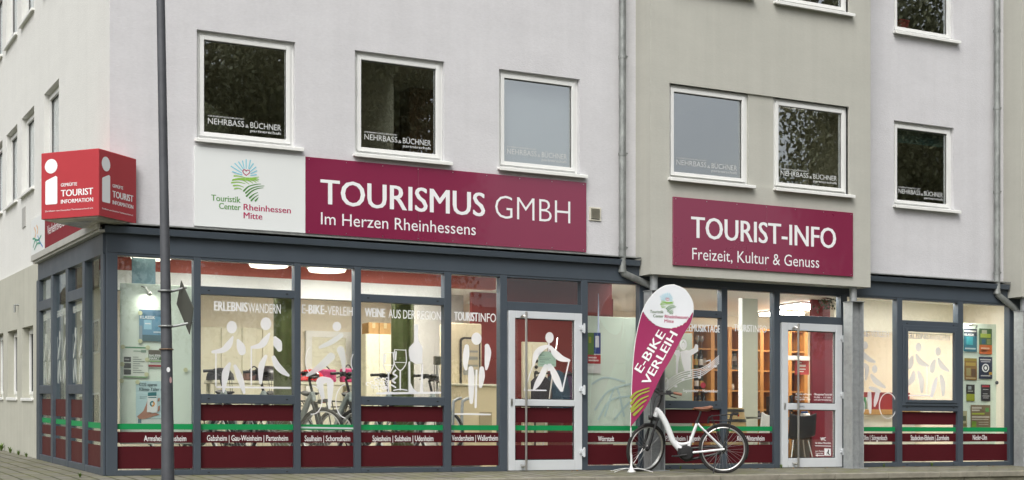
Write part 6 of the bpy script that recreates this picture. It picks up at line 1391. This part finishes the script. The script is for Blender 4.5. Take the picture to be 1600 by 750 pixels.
for x, y, s, lb in ((-.35, -.25, .07, 'weed in the paving just left of the shop corner'), (.75, -.05, .05, 'tiny weed at the foot of the corner window'), (8.3, -.08, .06, 'small weed below the music days window'), (10.15, -.07, .07, 'small weed under the post left of the right door'), (12.2, -.06, .06, 'dry weed under the window right of the steel column'), (13.2, -.07, .07, 'weed under the opening casement window')):
    weed(x, y, gz(x, y), s, lb)
for u, v, s, lb in ((1487, 752, .13, 'green weed growing on the plinth face near the right edge'), (1520, 751, .11, 'second green weed on the plinth face near the right edge'), (1580, 752, .05, 'low weed on the plinth face at the far right')):
    q = P(u, v, EDGE - .04); weed(q.x, EDGE - .04, q.z - .10, s, lb)
m = MB(); rw = random.Random(12)                # fallen leaves along the kerb
for _ in range(70):
    x = rw.uniform(6, 15); y = -.06 - abs(rw.gauss(0, .12)); r = rw.uniform(.012, .03); a = rw.uniform(0, 6); p = Vector((x, y, gz(x, y) + .006))
    d = Vector((math.cos(a), math.sin(a), rw.uniform(-.2, .5)))*r; n_ = Vector((-math.sin(a), math.cos(a), .3))*r*.5; m.add([p - d, p + n_, p + d, p - n_], [(0,1,2,3)])
o = m.build('fallen_leaves', mat('dry_leaf', (.20, .10, .03), .9, 0, .3, 30)); tag(o, 'dry fallen leaves blown against the foot of the shop front', 'leaves', kind='stuff')
# trees and houses across the street, mirrored in the panes
M_LF = [mat('leaf_dark', (.085, .092, .045), .85, 0, .3, 2), mat('leaf_mid', (.105, .108, .052), .85, 0, .3, 2)]
M_BRK = mat('bark', (.10, .08, .06), .9, 0, .3, 6)
def crown_mesh(seed, n=48000):
    rt_ = random.Random(seed); m = MB(); cl = [(Vector((rt_.gauss(0, .42), rt_.gauss(0, .42), rt_.gauss(0, .40))), rt_.uniform(.22, .42)) for _ in range(40)]
    for _ in range(n):
        c, r = cl[rt_.randrange(40)]; p = c + Vector((rt_.gauss(0, 1), rt_.gauss(0, 1), rt_.gauss(0, 1))).normalized() * r * rt_.uniform(.35, 1)
        d = Vector((rt_.gauss(0, 1), rt_.gauss(0, 1), rt_.gauss(0, .6))).normalized()*.018; s_ = d.cross(Vector((rt_.gauss(0, 1), rt_.gauss(0, 1), 1))).normalized()*.012; m.add([p - d, p + s_, p + d, p - s_], [(0,1,2,3)])
    return m
crowns = {}
def tree(x, y, h_, r, seed, label):
    e = empty('street_tree', (x, y, STR), label, 'tree', 'trees across the street', local=True); m = MB(); m.tube([(0, 0, 0), (.1, .05, h_*.3), (0, .1, h_*.6)], [.22, .17, .09], 10)
    for a in range(5): m.tube([(.08, .05, h_*(.3 + .04*a)), (r*.5*math.cos(a*1.3), r*.5*math.sin(a*1.3), h_*(.55 + .05*a))], [.09, .03], 7)
    o = m.build('trunk', M_BRK, None); o.parent = e
    k = seed % 3
    if k not in crowns: o = crowns[k] = crown_mesh(k).build('crown', M_LF[k % 2], None)
    else: o = crowns[k].copy(); COL.objects.link(o)
    o.parent = e; o.location = (0, 0, h_*.62); o.scale = (r, r, h_*.40); o.rotation_euler = (0, 0, seed)
for j, (x, y, h_, r) in enumerate(((4.5, -27, 16, 4.6), (10.0, -26, 17, 4.6), (13.4, -27.5, 17, 4.0), (14.3, -26, 16.5, 2.6), (35.6, -26, 22, 5.4), (42, -27, 22, 5.4), (48, -26, 21, 5.2), (-2, -30, 12, 4), (55, -28, 15, 5.5))):
    tree(x, y, h_, r, j, ('tall', 'broad', 'dense', 'dark', 'round', 'leafy', 'full', 'low', 'wide')[j] + ' leafy tree across the street, seen only as a reflection')
def house(x0, x1, y0, y1, h_, mw_, label, face):
    e = empty('house', ((x0+x1)/2, (y0+y1)/2, STR), label, 'house'); m = MB(); m.box(x0, x1, y0, y1, STR, h_); m.build('wall', mw_, e)
    m = MB(); ym = (y0+y1)/2; m.add([(x0-.3, y0-.3, h_), (x1+.3, y0-.3, h_), (x1+.3, y1+.3, h_), (x0-.3, y1+.3, h_), (x0-.3, ym, h_+2.6), (x1+.3, ym, h_+2.6)], [(0,1,5,4), (2,3,4,5), (0,4,3), (1,2,5), (3,2,1,0)]); m.build('roof', mat('roof_tile', (.12, .06, .045), .9, 0, .2, 3), e)
    n = max(2, int(abs((x1-x0) if face == 'y' else (y1-y0)) / 2.6))
    for i in range(n):
        for zf in (.9, 3.7):
            if zf + 1.4 > h_: continue
            m = MB()
            if face == 'y': xx = x0 + (x1-x0)*(i+.5)/n; m.box(xx-.55, xx+.55, y1, y1+.04, zf, zf+1.3)
            else: yy = y0 + (y1-y0)*(i+.5)/n; m.box(x1, x1+.04, yy-.55, yy+.55, zf, zf+1.3)
            w_ = m.build('window', M_WH, e); m = MB()
            if face == 'y': m.box(xx-.48, xx+.48, y1+.041, y1+.05, zf+.08, zf+1.22)
            else: m.box(x1+.041, x1+.05, yy-.48, yy+.48, zf+.08, zf+1.22)
            put(m.build('pane', mat('house_pane', (.03, .035, .04), .08)), w_)
house(16, 30, -44, -34, 3.6, mat('house_cream', (.62, .58, .46), .9), 'low cream house across the street, seen only as a reflection', 'y')
house(-16, -7.5, 26, 46, 6.2, mat('house_pale', (.60, .58, .50), .9), 'pale house down the side street, seen only as a reflection', 'x')
def car(x, y, z, rz, paint, label):
    e = empty('parked_car', (x, y, z), label, 'car', rz=rz, local=True)
    def ad(mb, nm, m_, par=e, **k): o = mb.build(nm, m_, None, **k); o.parent = par; return o
    st = [(-2.05, .35, .75, .70), (-1.95, .28, .90, .82), (-1.2, .25, .95, .86), (0, .25, .97, .88), (1.2, .25, .92, .86), (1.9, .28, .78, .80), (2.08, .36, .62, .66)]; m = MB(); vs = []
    for a, zb_, zt_, w_ in st: vs += [(a, -w_*.92, zb_), (a, -w_, (zb_+zt_)/2), (a, -w_*.93, zt_), (a, w_*.93, zt_), (a, w_, (zb_+zt_)/2), (a, w_*.92, zb_)]
    m.add(vs, [(i*6+j, i*6+(j+1)%6, (i+1)*6+(j+1)%6, (i+1)*6+j) for i in range(6) for j in range(6)] + [tuple(range(6)), tuple(range(36, 42))]); ad(m, 'body', paint, smooth=True)
    m = MB(); vs = []
    for a, zt_, w_ in ((-1.75, .93, .78), (-1.3, 1.40, .62), (.2, 1.46, .64), (1.15, .93, .78)): vs += [(a, -w_, zt_), (a, w_, zt_)]
    m.add(vs + [(-1.75, -.78, .9), (-1.75, .78, .9), (1.15, -.78, .9), (1.15, .78, .9)], [(0,1,3,2), (2,3,5,4), (4,5,7,6), (0,2,4,6,10,8), (1,9,11,7,5,3)]); ad(m, 'cabin', mat('car_glass', (.02, .025, .03), .06))
    m = MB(); m.box(-1.28, .2, -.6, .6, 1.41, 1.475); ad(m, 'roof', paint, bev=.03, seg=2)
    for sx_ in (-1.3, 1.3):
        for sy_ in (-.8, .8):
            m = MB(); m.lathe([(.2, -.1), (.32, -.1), (.33, 0), (.32, .1), (.2, .1)], (sx_, sy_, .33), 20, Matrix.Rotation(R(90), 4, 'X')); wh = ad(m, 'wheel', M_AND); m = MB(); m.lathe([(.2, -.105), (.21, .105)], (sx_, sy_, .33), 16, Matrix.Rotation(R(90), 4, 'X')); ad(m, 'rim', M_STEEL, wh)
    for sy_ in (-.66, .66):
        m = MB(); m.box(-2.06, -1.9, sy_ - .14, sy_ + .14, .66, .84); ad(m, 'tail_light', mat('tail_light_red', (.55, .02, .03), .2), bev=.02); m = MB(); m.box(1.88, 2.03, sy_ - .14, sy_ + .14, .58, .70); ad(m, 'headlight', mat('lamp_lens', (.7, .72, .72)), bev=.02)
car(-4.6, 13.5, KS*13.5, R(80), mat('silver_car_paint', (.50, .52, .53), .25, .3, coat=.7), 'silver car parked in the side street, seen only as a reflection')
car(-5.8, 21, KS*21, R(80), mat('white_car_paint', (.72, .72, .72), .25, 0, coat=.7), 'white car parked further up the side street, seen only as a reflection')
